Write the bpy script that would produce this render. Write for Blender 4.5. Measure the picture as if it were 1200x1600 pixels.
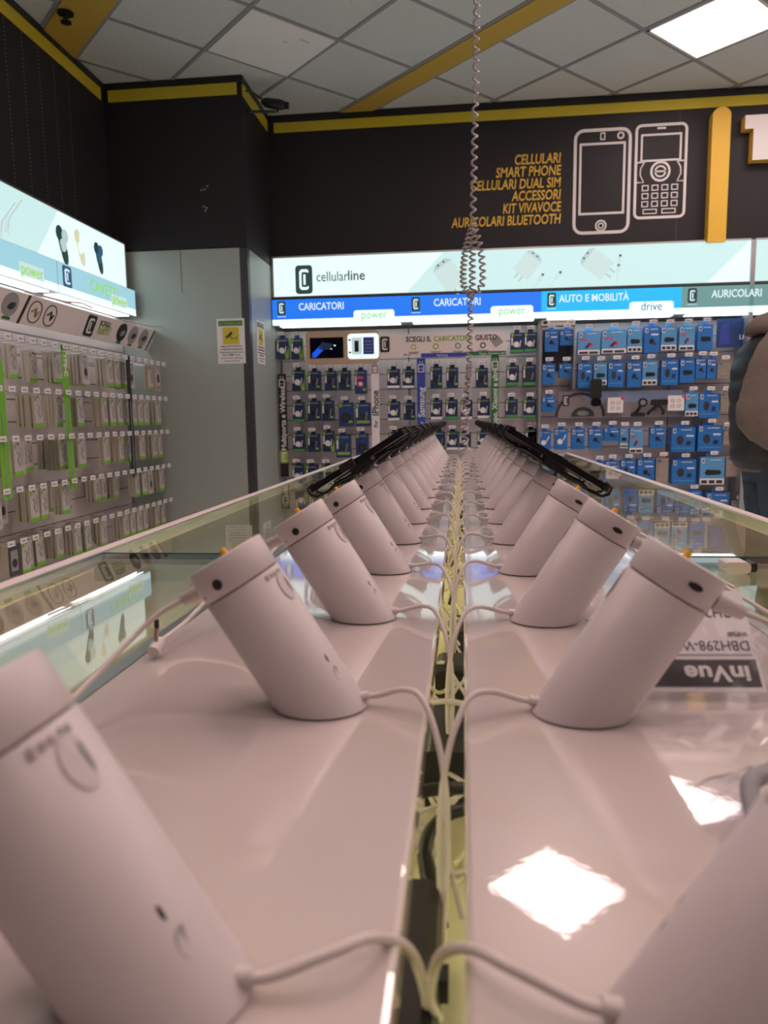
import bpy, math, random
from mathutils import Matrix, Vector
for o in list(bpy.data.objects): bpy.data.objects.remove(o, do_unlink=True)
SC = bpy.context.scene
COL = SC.collection
PI = math.pi
rnd = random.Random(7)

# ------------------------------------------------------------------ camera, world, light, exposure
ZC = 1.07                      # camera height above the floor
F = 1130.0
PITCH = math.atan(145 / F); YAW = math.atan(125 / F * math.cos(PITCH)); ROLL = 0.014
fw = Vector((-math.sin(YAW) * math.cos(PITCH), math.cos(YAW) * math.cos(PITCH), -math.sin(PITCH)))
rt = Vector((math.cos(YAW), math.sin(YAW), 0)); up = rt.cross(fw)
rt, up = rt * math.cos(ROLL) - up * math.sin(ROLL), up * math.cos(ROLL) + rt * math.sin(ROLL)
cd = bpy.data.cameras.new('camera'); cam = bpy.data.objects.new('camera', cd); COL.objects.link(cam)
cam.matrix_world = Matrix((( rt.x, up.x, -fw.x, 0), (rt.y, up.y, -fw.y, 0), (rt.z, up.z, -fw.z, ZC), (0, 0, 0, 1)))
cd.sensor_fit = 'VERTICAL'; cd.sensor_height = 24; cd.sensor_width = 18; cd.lens = F / 1600 * 24
cd.clip_start = 0.02; cd.clip_end = 60
cd.dof.use_dof = True; cd.dof.focus_distance = 1.15; cd.dof.aperture_fstop = 6.5
SC.camera = cam
w = bpy.data.worlds.new('world'); SC.world = w; w.use_nodes = True
w.node_tree.nodes['Background'].inputs[0].default_value = (.8, .8, .85, 1)
w.node_tree.nodes['Background'].inputs[1].default_value = 0.05
SC.view_settings.view_transform = 'Standard'; SC.view_settings.look = 'None'
SC.view_settings.gamma = 1; SC.view_settings.use_curve_mapping = False
SC.view_settings.exposure = 0.0
PANEL_E = 9.8                  # ceiling panels
BOX_E = .95                    # lit signs
PANEL_COL = (1.0, .74, .70)

def ray(px, py): return rt * (px - 600) + up * (800 - py) + fw * F
def BW(px, py, Y=5.7):         # survey: photo position of something standing in a plane y = Y
    d = ray(px, py); d = d * (Y / d.y); return d.x, d.z + ZC
def LW(px, py, X=-2.33):
    d = ray(px, py); d = d * (X / d.x); return d.y, d.z + ZC
def TW(px, py, h=-.17):
    d = ray(px, py); d = d * (h / d.z); return d.x, d.y

# ------------------------------------------------------------------ materials
MATS = {}
def mat(name, col, rough=.5, metal=0, emit=None, es=1.0, coat=0, bump=None, noise=None, spec=.5, alpha=None, coat_rough=.05):
    if name in MATS: return MATS[name]
    m = bpy.data.materials.new(name); m.use_nodes = True; nt = m.node_tree; b = nt.nodes['Principled BSDF']
    b.inputs['Base Color'].default_value = (*col, 1); b.inputs['Roughness'].default_value = rough
    b.inputs['Metallic'].default_value = metal; b.inputs['Specular IOR Level'].default_value = spec
    if coat: b.inputs['Coat Weight'].default_value = coat; b.inputs['Coat Roughness'].default_value = coat_rough
    if emit: b.inputs['Emission Color'].default_value = (*emit, 1); b.inputs['Emission Strength'].default_value = es
    if noise:
        sc_, amt = noise
        n = nt.nodes.new('ShaderNodeTexNoise'); n.inputs['Scale'].default_value = sc_; n.inputs['Detail'].default_value = 4
        tc = nt.nodes.new('ShaderNodeTexCoord'); nt.links.new(tc.outputs['Object'], n.inputs['Vector'])
        mx = nt.nodes.new('ShaderNodeMix'); mx.data_type = 'RGBA'
        mx.inputs[6].default_value = (*[c * (1 - amt) for c in col], 1); mx.inputs[7].default_value = (*[min(1, c * (1 + amt)) for c in col], 1)
        nt.links.new(n.outputs['Fac'], mx.inputs[0]); nt.links.new(mx.outputs[2], b.inputs['Base Color'])
    if bump:
        sc_, st, dist = bump
        n = nt.nodes.new('ShaderNodeTexNoise'); n.inputs['Scale'].default_value = sc_; n.inputs['Detail'].default_value = 3
        tc = nt.nodes.new('ShaderNodeTexCoord'); nt.links.new(tc.outputs['Object'], n.inputs['Vector'])
        bp = nt.nodes.new('ShaderNodeBump'); bp.inputs['Strength'].default_value = st; bp.inputs['Distance'].default_value = dist
        nt.links.new(n.outputs['Fac'], bp.inputs['Height']); nt.links.new(bp.outputs['Normal'], b.inputs['Normal'])
        if coat: nt.links.new(bp.outputs['Normal'], b.inputs['Coat Normal'])
    MATS[name] = m; return m
def glassmat(name, tint, ior=1.5, rough=0.0, haze=None, hz=0.0):
    m = bpy.data.materials.new(name); m.use_nodes = True; nt = m.node_tree; nt.nodes.clear()
    out = nt.nodes.new('ShaderNodeOutputMaterial'); tr = nt.nodes.new('ShaderNodeBsdfTransparent'); gl = nt.nodes.new('ShaderNodeBsdfGlossy')
    fr = nt.nodes.new('ShaderNodeFresnel'); ge = nt.nodes.new('ShaderNodeNewGeometry'); mr = nt.nodes.new('ShaderNodeMapRange'); mr.inputs[3].default_value = ior; mr.inputs[4].default_value = 1 / ior
    nt.links.new(ge.outputs['Backfacing'], mr.inputs[0]); nt.links.new(mr.outputs[0], fr.inputs[0]); mx = nt.nodes.new('ShaderNodeMixShader')
    tr.inputs[0].default_value = (*tint, 1); gl.inputs['Roughness'].default_value = rough
    nt.links.new(fr.outputs[0], mx.inputs[0]); nt.links.new(tr.outputs[0], mx.inputs[1]); nt.links.new(gl.outputs[0], mx.inputs[2])
    last = mx
    if haze:
        df = nt.nodes.new('ShaderNodeBsdfDiffuse'); df.inputs[0].default_value = (*haze, 1)
        m2 = nt.nodes.new('ShaderNodeMixShader'); m2.inputs[0].default_value = hz
        nt.links.new(mx.outputs[0], m2.inputs[1]); nt.links.new(df.outputs[0], m2.inputs[2]); last = m2
    nt.links.new(last.outputs[0], out.inputs[0]); MATS[name] = m; return m
def lit(name, col, e=None):    # translucent print on a backlit sign: gives off its own colour
    return mat(name, tuple(c * .1 for c in col), .35, emit=col, es=(BOX_E if e is None else e))

m_black_wall = mat('matte_black_panel', (.018, .017, .020), .55, noise=(3, .15), spec=.35)
m_yellow = mat('yellow_strip', (.62, .50, .03), .5)
m_yellow_letter = mat('yellow_lettering', (.80, .50, .05), .5)
m_yellow_tile = mat('yellow_ceiling_panel', (.52, .36, .055), .7)
m_offwhite = mat('off_white_paint', (.72, .70, .68), .5)
m_grid = mat('ceiling_grid_grey', (.30, .30, .31), .5)
m_ceiling = mat('mineral_ceiling_tile', (.76, .82, .79), .9, bump=(110, .9, .02), noise=(150, .13))
m_smooth_tile = mat('smooth_ceiling_tile', (.84, .85, .81), .7, noise=(3, .04))
m_lam = mat('white_gloss_laminate', (.62, .545, .52), .22, coat=1.0, coat_rough=.01, bump=(200, .035, .0006)); m_lam.node_tree.nodes['Principled BSDF'].inputs['Coat IOR'].default_value = 2.2
m_stand = mat('white_plastic', (.62, .56, .56), .38, spec=.5)
m_groove = mat('shadow_gap_grey', (.10, .07, .07), .7)
m_blk = mat('black_plastic', (.012, .012, .013), .4)
m_blkg = mat('black_gloss', (.008, .008, .01), .12)
m_ytab = mat('yellow_tab', (.85, .42, .02), .5)
m_cable = mat('white_cable', (.64, .58, .55), .4)
m_coil = mat('grey_coiled_cord', (.33, .29, .29), .35)
m_metal = mat('brushed_steel', (.42, .44, .43), .32, .9)
m_chrome = mat('chrome_wire', (.65, .65, .66), .2, 1)
m_colm = mat('satin_grey_panel', (.38, .43, .405), .42, .25, noise=(.8, .08))
m_coldark = mat('dark_grey_trim', (.06, .06, .065), .4, .3)
m_inner = mat('cream_yellow_liner', (.76, .72, .50), .6)
m_floor = mat('floor_tile', (.70, .72, .68), .3, noise=(2, .06))
m_wall = mat('light_wall', (.72, .76, .74), .7)
m_slat = mat('grey_slat_board', (.76, .68, .67), .5)
m_slot = mat('slat_groove', (.09, .085, .085), .6)
m_white = mat('white_print', (.78, .76, .76), .5)
m_paper = mat('white_paper', (.80, .76, .77), .6)
m_txt = mat('dark_print', (.03, .03, .035), .5)
m_greyp = mat('grey_print', (.30, .30, .31), .5)
m_navy = mat('navy_card', (.010, .028, .085), .4)
m_navy2 = mat('deep_blue_card', (.015, .05, .17), .4)
m_blue = mat('bright_blue_card', (.018, .16, .50), .4)
m_blue2 = mat('sky_blue_card', (.10, .33, .62), .4)
m_lime = mat('lime_print', (.28, .42, .06), .5)
m_green = mat('green_card', (.06, .30, .07), .45)
m_leaf = mat('bright_green_strip', (.17, .46, .03), .45)
m_dkgreen = mat('dark_green_strip', (.02, .16, .05), .45)
m_royal = mat('royal_blue_strip', (.03, .06, .36), .45)
m_pink = mat('pink_print', (.60, .05, .22), .5)
m_tan = mat('tan_card', (.34, .26, .20), .5)
m_edge = mat('pack_edge_cream', (.46, .42, .33), .55)
m_edge2 = mat('pack_edge_olive', (.24, .23, .15), .6)
m_clear = glassmat('clear_plastic', (.93, .94, .95), 1.45, .08, (.7, .7, .72), .12)
m_glass = glassmat('case_glass', (.97, .96, .91), 1.6)
m_film = glassmat('clear_polybag', (.96, .96, .97), 1.18, .12, (.75, .72, .74), .06)
m_box_top = lit('lit_white_cyan', (.60, .84, .83), 1.0)
m_box_top2 = lit('lit_pale_green_white', (.78, .96, .91), 1.06)
m_lbox_a = lit('lit_grey_cyan', (.58, .74, .72))
m_strip = lit('lit_white_strip', (.80, 1.0, 1.0), 1.15)
m_sblue = lit('lit_blue', (.015, .20, .93))
m_scyan = lit('lit_cyan', (.02, .52, .95))
m_sgrey = lit('lit_sage', (.16, .32, .31))
m_spale = lit('lit_pale_blue', (.36, .66, .76))
m_sdark = lit('lit_dark_green_logo', (.02, .055, .055))
m_swhite = lit('lit_white_text', (.72, .90, .93))
m_sgreen = lit('lit_green_text', (.30, .70, .12))
m_ssoft = lit('lit_soft_grey', (.62, .78, .76))
m_ssoft2 = lit('lit_softer_grey', (.50, .64, .63))
m_scream = lit('lit_cream', (.70, .70, .50))
m_snavy = lit('lit_navy', (.03, .10, .20))
m_screen = mat('screen_black', (.004, .004, .012), .1)
m_sglow = lit('screen_blue', (.01, .09, .75), 1.0)
m_skin = mat('skin', (.55, .34, .26), .5)
m_hair = mat('dark_hair', (.03, .02, .015), .6)
m_vest = mat('quilted_vest', (.016, .018, .024), .5, noise=(20, .2))
m_sleeve = mat('brown_grey_sweatshirt', (.17, .135, .12), .9, bump=(90, .4, .004), noise=(14, .22))
m_jean = mat('dark_denim', (.025, .045, .08), .8, noise=(30, .35))
m_shoe = mat('shoe', (.05, .05, .05), .6)
m_beige = mat('beige_frame', (.50, .36, .26), .5)
m_silver = mat('silver_plastic', (.40, .41, .42), .3, .6)

# ------------------------------------------------------------------ mesh builder
class MB:
    def __init__(s): s.v = []; s.f = []; s.mi = []; s.sm = []; s.mats = []
    def mid(s, m):
        if m not in s.mats: s.mats.append(m)
        return s.mats.index(m)
    def add(s, vs, fs, m, T=None, smooth=False):
        n = len(s.v); i = s.mid(m)
        for p in vs:
            p = Vector(p); s.v.append(T @ p if T is not None else p)
        for f in fs: s.f.append([n + k for k in f]); s.mi.append(i); s.sm.append(smooth)
        return s
    def box(s, x0, x1, y0, y1, z0, z1, m, T=None):
        vs = [(x, y, z) for x in (x0, x1) for y in (y0, y1) for z in (z0, z1)]
        return s.add(vs, [(0, 1, 3, 2), (4, 6, 7, 5), (0, 4, 5, 1), (2, 3, 7, 6), (0, 2, 6, 4), (1, 5, 7, 3)], m, T)
    def bbox(s, x0, x1, y0, y1, z0, z1, m, T=None, b=.002):   # box with chamfered edges
        cx, cy, cz = (x0 + x1) / 2, (y0 + y1) / 2, (z0 + z1) / 2; hx, hy, hz = (x1 - x0) / 2, (y1 - y0) / 2, (z1 - z0) / 2
        b = min(b, hx * .45, hy * .45, hz * .45)
        s.prism(rrect(cx, cz, hx, hz, b * 1.6, 2), y0, y1, m, T); return s
    def quad(s, ps, m, T=None): return s.add(ps, [tuple(range(len(ps)))], m, T)
    def rect(s, u0, u1, v0, v1, w, m, T=None, t=.0012):   # thin raised patch on a (u,v,w) panel
        return s.add([(u, v, k) for k in (w - .0005, w + t) for (u, v) in ((u0, v0), (u1, v0), (u1, v1), (u0, v1))],
                     [(4, 5, 6, 7), (0, 1, 5, 4), (1, 2, 6, 5), (2, 3, 7, 6), (3, 0, 4, 7)], m, T)
    def poly(s, pts, w, m, T=None, t=.0012):              # thin raised polygon on a (u,v,w) panel
        n = len(pts); vs = [(u, v, k) for k in (w - .0005, w + t) for (u, v) in pts]
        return s.add(vs, [tuple(range(n, 2 * n))] + [(i, (i + 1) % n, n + (i + 1) % n, n + i) for i in range(n)], m, T)
    def ell(s, cu, cv, ru, rv, w, m, T=None, n=16, rot=0, t=.0012):
        c, q = math.cos(rot), math.sin(rot)
        return s.poly([(cu + ru * math.cos(a) * c - rv * math.sin(a) * q, cv + ru * math.cos(a) * q + rv * math.sin(a) * c) for a in [2 * PI * i / n for i in range(n)]], w, m, T, t)
    def ring(s, pts_out, pts_in, w, m, T=None, t=.0012):
        n = len(pts_out); vs = [(u, v, w + t) for u, v in pts_out] + [(u, v, w + t) for u, v in pts_in] + [(u, v, w - .0005) for u, v in pts_out] + [(u, v, w - .0005) for u, v in pts_in]
        fs = []
        for i in range(n):
            j = (i + 1) % n; fs += [(i, j, n + j, n + i), (2 * n + i, 2 * n + j, j, i), (n + i, n + j, 3 * n + j, 3 * n + i)]
        return s.add(vs, fs, m, T)
    def prism(s, pts, y0, y1, m, T=None, smooth=False):   # polygon in (x,z) swept along y
        n = len(pts); vs = [(x, y, z) for y in (y0, y1) for (x, z) in pts]
        return s.add(vs, [tuple(range(n)), tuple(range(2 * n - 1, n - 1, -1))] + [(i, n + i, n + (i + 1) % n, (i + 1) % n) for i in range(n)], m, T, smooth)
    def ext(s, pts, w0, w1, m, T=None):                   # polygon in (u,v) extruded along w
        n = len(pts); vs = [(u, v, k) for k in (w0, w1) for (u, v) in pts]
        return s.add(vs, [tuple(range(n - 1, -1, -1)), tuple(range(n, 2 * n))] + [(i, (i + 1) % n, n + (i + 1) % n, n + i) for i in range(n)], m, T)
    def loft(s, rings, m, T=None, cap=True, smooth=True):
        n = len(rings[0]); vs = [p for r in rings for p in r]; fs = []
        for k in range(len(rings) - 1):
            for i in range(n):
                j = (i + 1) % n; fs.append((k * n + i, k * n + j, (k + 1) * n + j, (k + 1) * n + i))
        s.add(vs, fs, m, T, smooth)
        if cap:
            s.add(rings[0], [tuple(range(n - 1, -1, -1))], m, T); s.add(rings[-1], [tuple(range(n))], m, T)
        return s
    def cyl(s, a, b, r, m, T=None, n=16, r2=None, smooth=True):
        a, b = Vector(a), Vector(b); return s.tube([a, b], [r, r if r2 is None else r2], m, T, n)
    def tube(s, pts, r, m, T=None, n=8):
        pts = [Vector(p) for p in pts]; rs = r if isinstance(r, (list, tuple)) else [r] * len(pts)
        t0 = (pts[1] - pts[0]).normalized(); ref = Vector((0, 0, 1)) if abs(t0.z) < .9 else Vector((1, 0, 0))
        nrm = t0.cross(ref).normalized(); rings = []
        for i, p in enumerate(pts):
            t = (pts[min(i + 1, len(pts) - 1)] - pts[max(i - 1, 0)]).normalized()
            nrm = (nrm - t * nrm.dot(t)).normalized(); bi = t.cross(nrm)
            rings.append([p + (nrm * math.cos(2 * PI * k / n) + bi * math.sin(2 * PI * k / n)) * rs[i] for k in range(n)])
        return s.loft(rings, m, T)
    def text(s, txt, u, v, size, w, m, T=None, align='LEFT', bold=0, shear=0, t=.0012, sx=1, rot=0):
        vs, fs = textmesh(txt, align, bold, shear); c, q = math.cos(rot), math.sin(rot)
        P = []
        for (a, b, d) in vs:
            a, b = a * size * sx, b * size; P.append((u + a * c - b * q, v + a * q + b * c, w + d * t))
        return s.add(P, fs, m, T)
    def build(s, name, parent=None, loc=None, label=None, cat=None, group=None, kind=None):
        if loc is None:
            loc = Vector((0, 0, 0)) if parent is not None else Vector(((min(p.x for p in s.v) + max(p.x for p in s.v)) / 2,
                  (min(p.y for p in s.v) + max(p.y for p in s.v)) / 2, min(p.z for p in s.v)))
        if parent is not None: base = wloc(parent); off = base
        else: off = Vector(loc)
        me = bpy.data.meshes.new(name); me.from_pydata([p - off for p in s.v], [], s.f)
        for m in s.mats: me.materials.append(m)
        me.polygons.foreach_set('material_index', s.mi); me.polygons.foreach_set('use_smooth', s.sm); me.update()
        o = bpy.data.objects.new(name, me); COL.objects.link(o)
        if parent is not None: o.parent = parent; o['_off'] = 1
        else: o.location = off
        if parent is not None: del o['_off']
        tag(o, label, cat, group, kind); return o
def wloc(o):
    p = Vector((0, 0, 0))
    while o is not None: p = p + o.location; o = o.parent
    return p
def tag(o, label=None, cat=None, group=None, kind=None):
    if label: o['label'] = label
    if cat: o['category'] = cat
    if group: o['group'] = group
    if kind: o['kind'] = kind
    return o
def empty(name, loc, label=None, cat=None, group=None, kind=None):
    o = bpy.data.objects.new(name, None); o.empty_display_size = .05; COL.objects.link(o); o.location = loc
    return tag(o, label, cat, group, kind)
def copy_tree(o, parent=None):
    c = o.copy(); COL.objects.link(c)
    if parent is not None: c.parent = parent
    for ch in o.children: copy_tree(ch, c)
    return c
TXT = {}
def textmesh(txt, align, bold, shear):
    k = (txt, align, bold, shear)
    if k in TXT: return TXT[k]
    cu = bpy.data.curves.new('t', 'FONT'); cu.body = txt; cu.size = 1; cu.align_x = align; cu.shear = shear; cu.offset = bold
    cu.resolution_u = 3; cu.extrude = 1; cu.fill_mode = 'FRONT'
    o = bpy.data.objects.new('t', cu); COL.objects.link(o)
    me = o.to_mesh(); vs = [tuple(v.co) for v in me.vertices]; fs = [tuple(p.vertices) for p in me.polygons]
    o.to_mesh_clear(); bpy.data.objects.remove(o); bpy.data.curves.remove(cu)
    TXT[k] = (vs, fs); return TXT[k]
def rrect(cu, cv, hu, hv, r, n=4):
    P = []
    for (sx, sy, a0) in ((1, 1, 0), (-1, 1, PI / 2), (-1, -1, PI), (1, -1, 1.5 * PI)):
        for i in range(n + 1):
            a = a0 + PI / 2 * i / n; P.append((cu + sx * (hu - r) + r * math.cos(a), cv + sy * (hv - r) + r * math.sin(a)))
    return P
def frame(o, u, v):
    u, v = Vector(u), Vector(v); w_ = u.cross(v); o = Vector(o)
    return Matrix(((u.x, v.x, w_.x, o.x), (u.y, v.y, w_.y, o.y), (u.z, v.z, w_.z, o.z), (0, 0, 0, 1)))
def FB(Y): return frame((0, Y, 0), (1, 0, 0), (0, 0, 1))     # faces the camera: u = x, v = z
def FL(X): return frame((X, 0, 0), (0, 1, 0), (0, 0, 1))     # left wall: u = y, v = z
def logo(mb, cu, cv, h, w_, mb_dark, mb_light, T, wd=.62):    # rounded square with a C and a bar
    hw = h * wd / 2; hh = h / 2
    mb.poly(rrect(cu, cv, hw, hh, h * .12), w_, mb_dark, T)
    a = [(-.55, .55), (-.3, .72), (.35, .72), (.55, .62), (.55, .45), (.3, .52), (-.2, .52), (-.28, .42), (-.28, -.42), (-.2, -.52), (.3, -.52), (.55, -.45), (.55, -.62), (.35, -.72), (-.3, -.72), (-.55, -.55)]
    q = [(cu + x * hw, cv + y * hh) for x, y in a]
    n = len(q)
    # strip of quads between outer and inner outline of the C
    out = [0, 1, 2, 3]; 
    for ids in ((0, 1, 6, 7), (1, 2, 5, 6), (2, 3, 4, 5), (0, 7, 8, 15), (15, 8, 9, 14), (14, 9, 10, 13), (13, 10, 11, 12)):
        mb.poly([q[i] for i in ids], w_ + .0015, mb_light, T)
    mb.rect(cu - .02 * h, cu + .06 * h, cv - hh * .36, cv + hh * .36, w_ + .0015, mb_light, T)
ORD = ['first', 'second', 'third', 'fourth', 'fifth', 'sixth', 'seventh', 'eighth', 'ninth', 'tenth', 'eleventh', 'twelfth', 'thirteenth', 'fourteenth',
       'fifteenth', 'sixteenth', 'seventeenth', 'eighteenth', 'nineteenth', 'twentieth', 'twenty-first', 'twenty-second', 'twenty-third', 'twenty-fourth', 'twenty-fifth', 'twenty-sixth']

# ------------------------------------------------------------------ structure
H = 2.3; CZ = ZC + H           # ceiling
XL = -2.45; YB = 5.95; XR = 5.2; YF = -3.6
def st(mb, name): return mb.build(name, kind='structure')
st(MB().box(XL - .1, XR + .1, YF - .1, YB + .2, -.05, 0, m_floor), 'floor')
m_dwall = mat('shade_dark_wall', (.20, .18, .17), .7)  # unseen wall behind the camera, coloured dark to shade the stands' near sides
st(MB().box(XL - .15, XL, YF, 5.05, 0, CZ, m_black_wall), 'wall_left')
st(MB().box(-1.5, XR, YB, YB + .1, 0, CZ, m_wall), 'wall_back')
st(MB().box(XR, XR + .1, YF, YB, 0, CZ, m_wall), 'wall_right')
st(MB().box(XL, XR, YF - .1, YF, 0, CZ, m_dwall), 'wall_front')
# column in the corner: black above, grey panels below
ce = empty('wall_column', (-1.96, 5.05, 0), kind='structure')
MB().box(XL - .15, -1.48, 5.05, YB, ZC + 1.195, CZ, m_black_wall).build('upper_panel', ce)
c = MB().box(XL - .15, -1.535, 5.055, YB, 0, ZC + 1.19, m_colm)
c.box(-1.535, -1.482, 5.11, YB, 0, ZC + 1.19, m_colm)
c.build('grey_panel', ce)
MB().box(-1.535, -1.480, 5.053, 5.11, 0, ZC + 1.19, m_coldark).build('corner_trim', ce)
MB().box(-1.96, -1.957, 5.0535, 5.056, ZC + .9, ZC + 1.19, m_groove).build('panel_seam', ce)
# black fascia over the display wall
Yf = 5.72
st(MB().box(-1.48, XR, Yf, YB, ZC + 1.25, CZ, m_black_wall).box(1.552, 1.556, Yf - .001, Yf + .01, ZC + 1.25, CZ, m_groove), 'wall_back_fascia')
# yellow and black strips under the ceiling
def strip(name, x0, x1, y0, y1, t):
    e_ = empty(name, ((x0 + x1) / 2, (y0 + y1) / 2, CZ - .13), kind='structure')
    MB().box(x0, x1, y0, y1, CZ - .045, CZ - .001, m_blk).build('black_cap', e_)
    return e_
e_ = empty('trim_1', (1.8, Yf, CZ - .13), kind='structure'); MB().box(-1.48, XR, Yf - .012, Yf, CZ - .055, CZ - .001, m_blk).build('black_cap', e_); MB().box(-1.43, XR, Yf - .008, Yf, CZ - .125, CZ - .055, m_yellow).build('yellow_band', e_)
e_ = empty('trim_2', (-1.47, 5.4, CZ - .13), kind='structure'); MB().box(-1.48, -1.468, 5.04, Yf - .012, CZ - .045, CZ - .001, m_blk).build('black_cap', e_); MB().box(-1.48, -1.472, 5.075, 5.69, CZ - .12, CZ - .045, m_yellow).build('yellow_band', e_)
e_ = empty('trim_3', (-1.96, 5.04, CZ - .13), kind='structure'); MB().box(XL + .012, -1.48, 5.04, 5.05, CZ - .045, CZ - .001, m_blk).build('black_cap', e_); MB().box(-2.415, -1.51, 5.043, 5.05, CZ - .12, CZ - .045, m_yellow).build('yellow_band', e_)
e_ = empty('trim_4', (XL, 1, CZ - .13), kind='structure'); MB().box(XL, XL + .012, YF, 5.05, CZ - .045, CZ - .001, m_blk).build('black_cap', e_); MB().box(XL, XL + .007, YF, 5.0, CZ - .12, CZ - .045, m_yellow).build('yellow_band', e_)
# small holes in the left wall panels: drawn as grey dots in vertical lines
p = MB()
for i in range(9):
    y = 3.30 + i * .16
    for k in range(46): p.box(XL, XL + .0015, y, y + .004, ZC + 1.28 + k * .022 , ZC + 1.285 + k * .022, m_greyp)
st(p, 'trim_5')
p = MB()
for (a, b) in ((320, 296), (324, 291), (315, 297), (319, 323), (323, 325), (321, 329)):
    x, z = BW(a, b, 5.05); p.box(x - .006, x + .006, 5.0475, 5.051, z - .005, z + .005, m_greyp)
st(p, 'trim_6')

# ceiling: 60 cm tiles laid at 45 degrees with yellow bands between
q2 = math.sqrt(.5)
def rot45(s_, d_): return ((s_ - d_) * q2, (s_ + d_) * q2)     # s = (x+y)/sqrt2 , d = (y-x)/sqrt2
st(MB().box(XL, XR, YF, YB, CZ, CZ + .05, m_ceiling), 'ceiling')
S0 = 3.94 * q2; D0 = (4.69 + .75) * q2
bands = [(4.785 * q2, 5.055 * q2), (1.87 * q2, 2.24 * q2)]      # yellow, across s
lines = []
a = bands[0][0]
while a > bands[1][1] + .1: lines.append(a); a -= .6
lines.append(bands[1][1])
a = bands[0][1]
while a < 9: lines.append(a); a += .6
a = bands[1][0]
while a > -4.5: lines.append(a); a -= .6
def clipband(s0, s1, d0, d1):
    P = [rot45(s0, d0), rot45(s1, d0), rot45(s1, d1), rot45(s0, d1)]
    for ax, sg, lim in ((0, 1, XL), (0, -1, -XR), (1, 1, YF), (1, -1, -YB)):
        Q = []
        for i in range(len(P)):
            A, B = P[i], P[(i + 1) % len(P)]; fa, fb = sg * A[ax] - lim, sg * B[ax] - lim
            if fa >= 0: Q.append(A)
            if fa * fb < 0: t = fa / (fa - fb); Q.append((A[0] + (B[0] - A[0]) * t, A[1] + (B[1] - A[1]) * t))
        P = Q
        if not P: return None
    return P
def slab(mb, s0, s1, d0, d1, z0, z1, m):
    P = clipband(s0, s1, d0, d1)
    if P and len(P) > 2:
        n = len(P); mb.add([(x, y, z0) for x, y in P] + [(x, y, z1) for x, y in P], [tuple(range(n - 1, -1, -1))] + [(i, (i + 1) % n, n + (i + 1) % n, n + i) for i in range(n)], m)
g = MB()
for l in lines: slab(g, l - .012, l + .012, -8, 9, CZ - .006, CZ, m_grid)
dl = D0 - .6 * 20
while dl < 9: slab(g, -6, 9, dl - .012, dl + .012, CZ - .005, CZ, m_grid); dl += .6
st(g, 'trim_7')
for i, (a, b) in enumerate(bands):
    g = MB(); slab(g, a + .01, b - .01, -8, 9, CZ - .012, CZ, m_yellow_tile); st(g, 'trim_%d' % (8 + i))
def tile_cell(s_c, d_c):      # snap to the cell that holds a point
    ls = sorted(lines); lo = max(l for l in ls if l <= s_c); hi = min(l for l in ls if l > s_c)
    k = math.floor((d_c - D0) / .6); return lo, hi, D0 + k * .6, D0 + (k + 1) * .6
m_diff = mat('lit_diffuser', (.8, .8, .8), .5, emit=PANEL_COL, es=PANEL_E)
def light_panel(x, y, label):
    a, b, c_, d_ = tile_cell((x + y) * q2, (y - x) * q2); cx, cy = rot45((a + b) / 2, (c_ + d_) / 2)
    e = empty('ceiling_light', (cx, cy, CZ), label, 'ceiling light', 'square ceiling lights')
    R = Matrix.Translation((cx, cy, CZ)) @ Matrix.Rotation(PI / 4, 4, 'Z'); h = .288
    f_ = MB()
    for (x0, x1, y0, y1) in ((-h, h, -h, -h + .018), (-h, h, h - .018, h), (-h, -h + .018, -h, h), (h - .018, h, -h, h)): f_.box(x0, x1, y0, y1, -.010, -.001, m_offwhite, R)
    f_.build('frame', e)
    MB().box(-h + .018, h - .018, -h + .018, h - .018, -.008, -.002, m_diff, R).build('diffuser', e)
    return e
light_panel(1.40, 4.75, 'glowing square ceiling light in view at the top right of the picture')
for (x, y) in ((.30, 3.70), (-.2, 1.0), (1.6, 1.2), (-1.9, .4), (3.7, 1.7), (.9, -.8), (-1.2, 1.7), (.6, 2.1), (2.7, 2.6), (-.6, .2), (1.2, .1), (3.0, .3), (3.9, 4.0), (2.7, 4.75), (3.6, 5.1), (2.0, 3.9), (4.3, 2.6), (4.4, .9)):
    light_panel(x, y, 'glowing square ceiling light over the counter, out of the picture')
a, b, c_, d_ = tile_cell((-1.18 + 4.7) * q2, (4.7 + 1.18) * q2); cx, cy = rot45((a + b) / 2, (c_ + d_) / 2)
R = Matrix.Translation((cx, cy, CZ)) @ Matrix.Rotation(PI / 4, 4, 'Z')
e = empty('ceiling_light', (cx, cy, CZ), 'unlit smooth white square ceiling panel near the corner column', 'ceiling light')
MB().box(-.285, .285, -.285, .285, -.009, -.001, m_smooth_tile, R).build('panel', e)
MB().box(.10, .17, -.18, -.175, -.0105, -.0085, m_greyp, R).box(.03, .06, -.1, -.097, -.0105, -.0085, m_greyp, R).build('scuff_mark', e)
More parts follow.
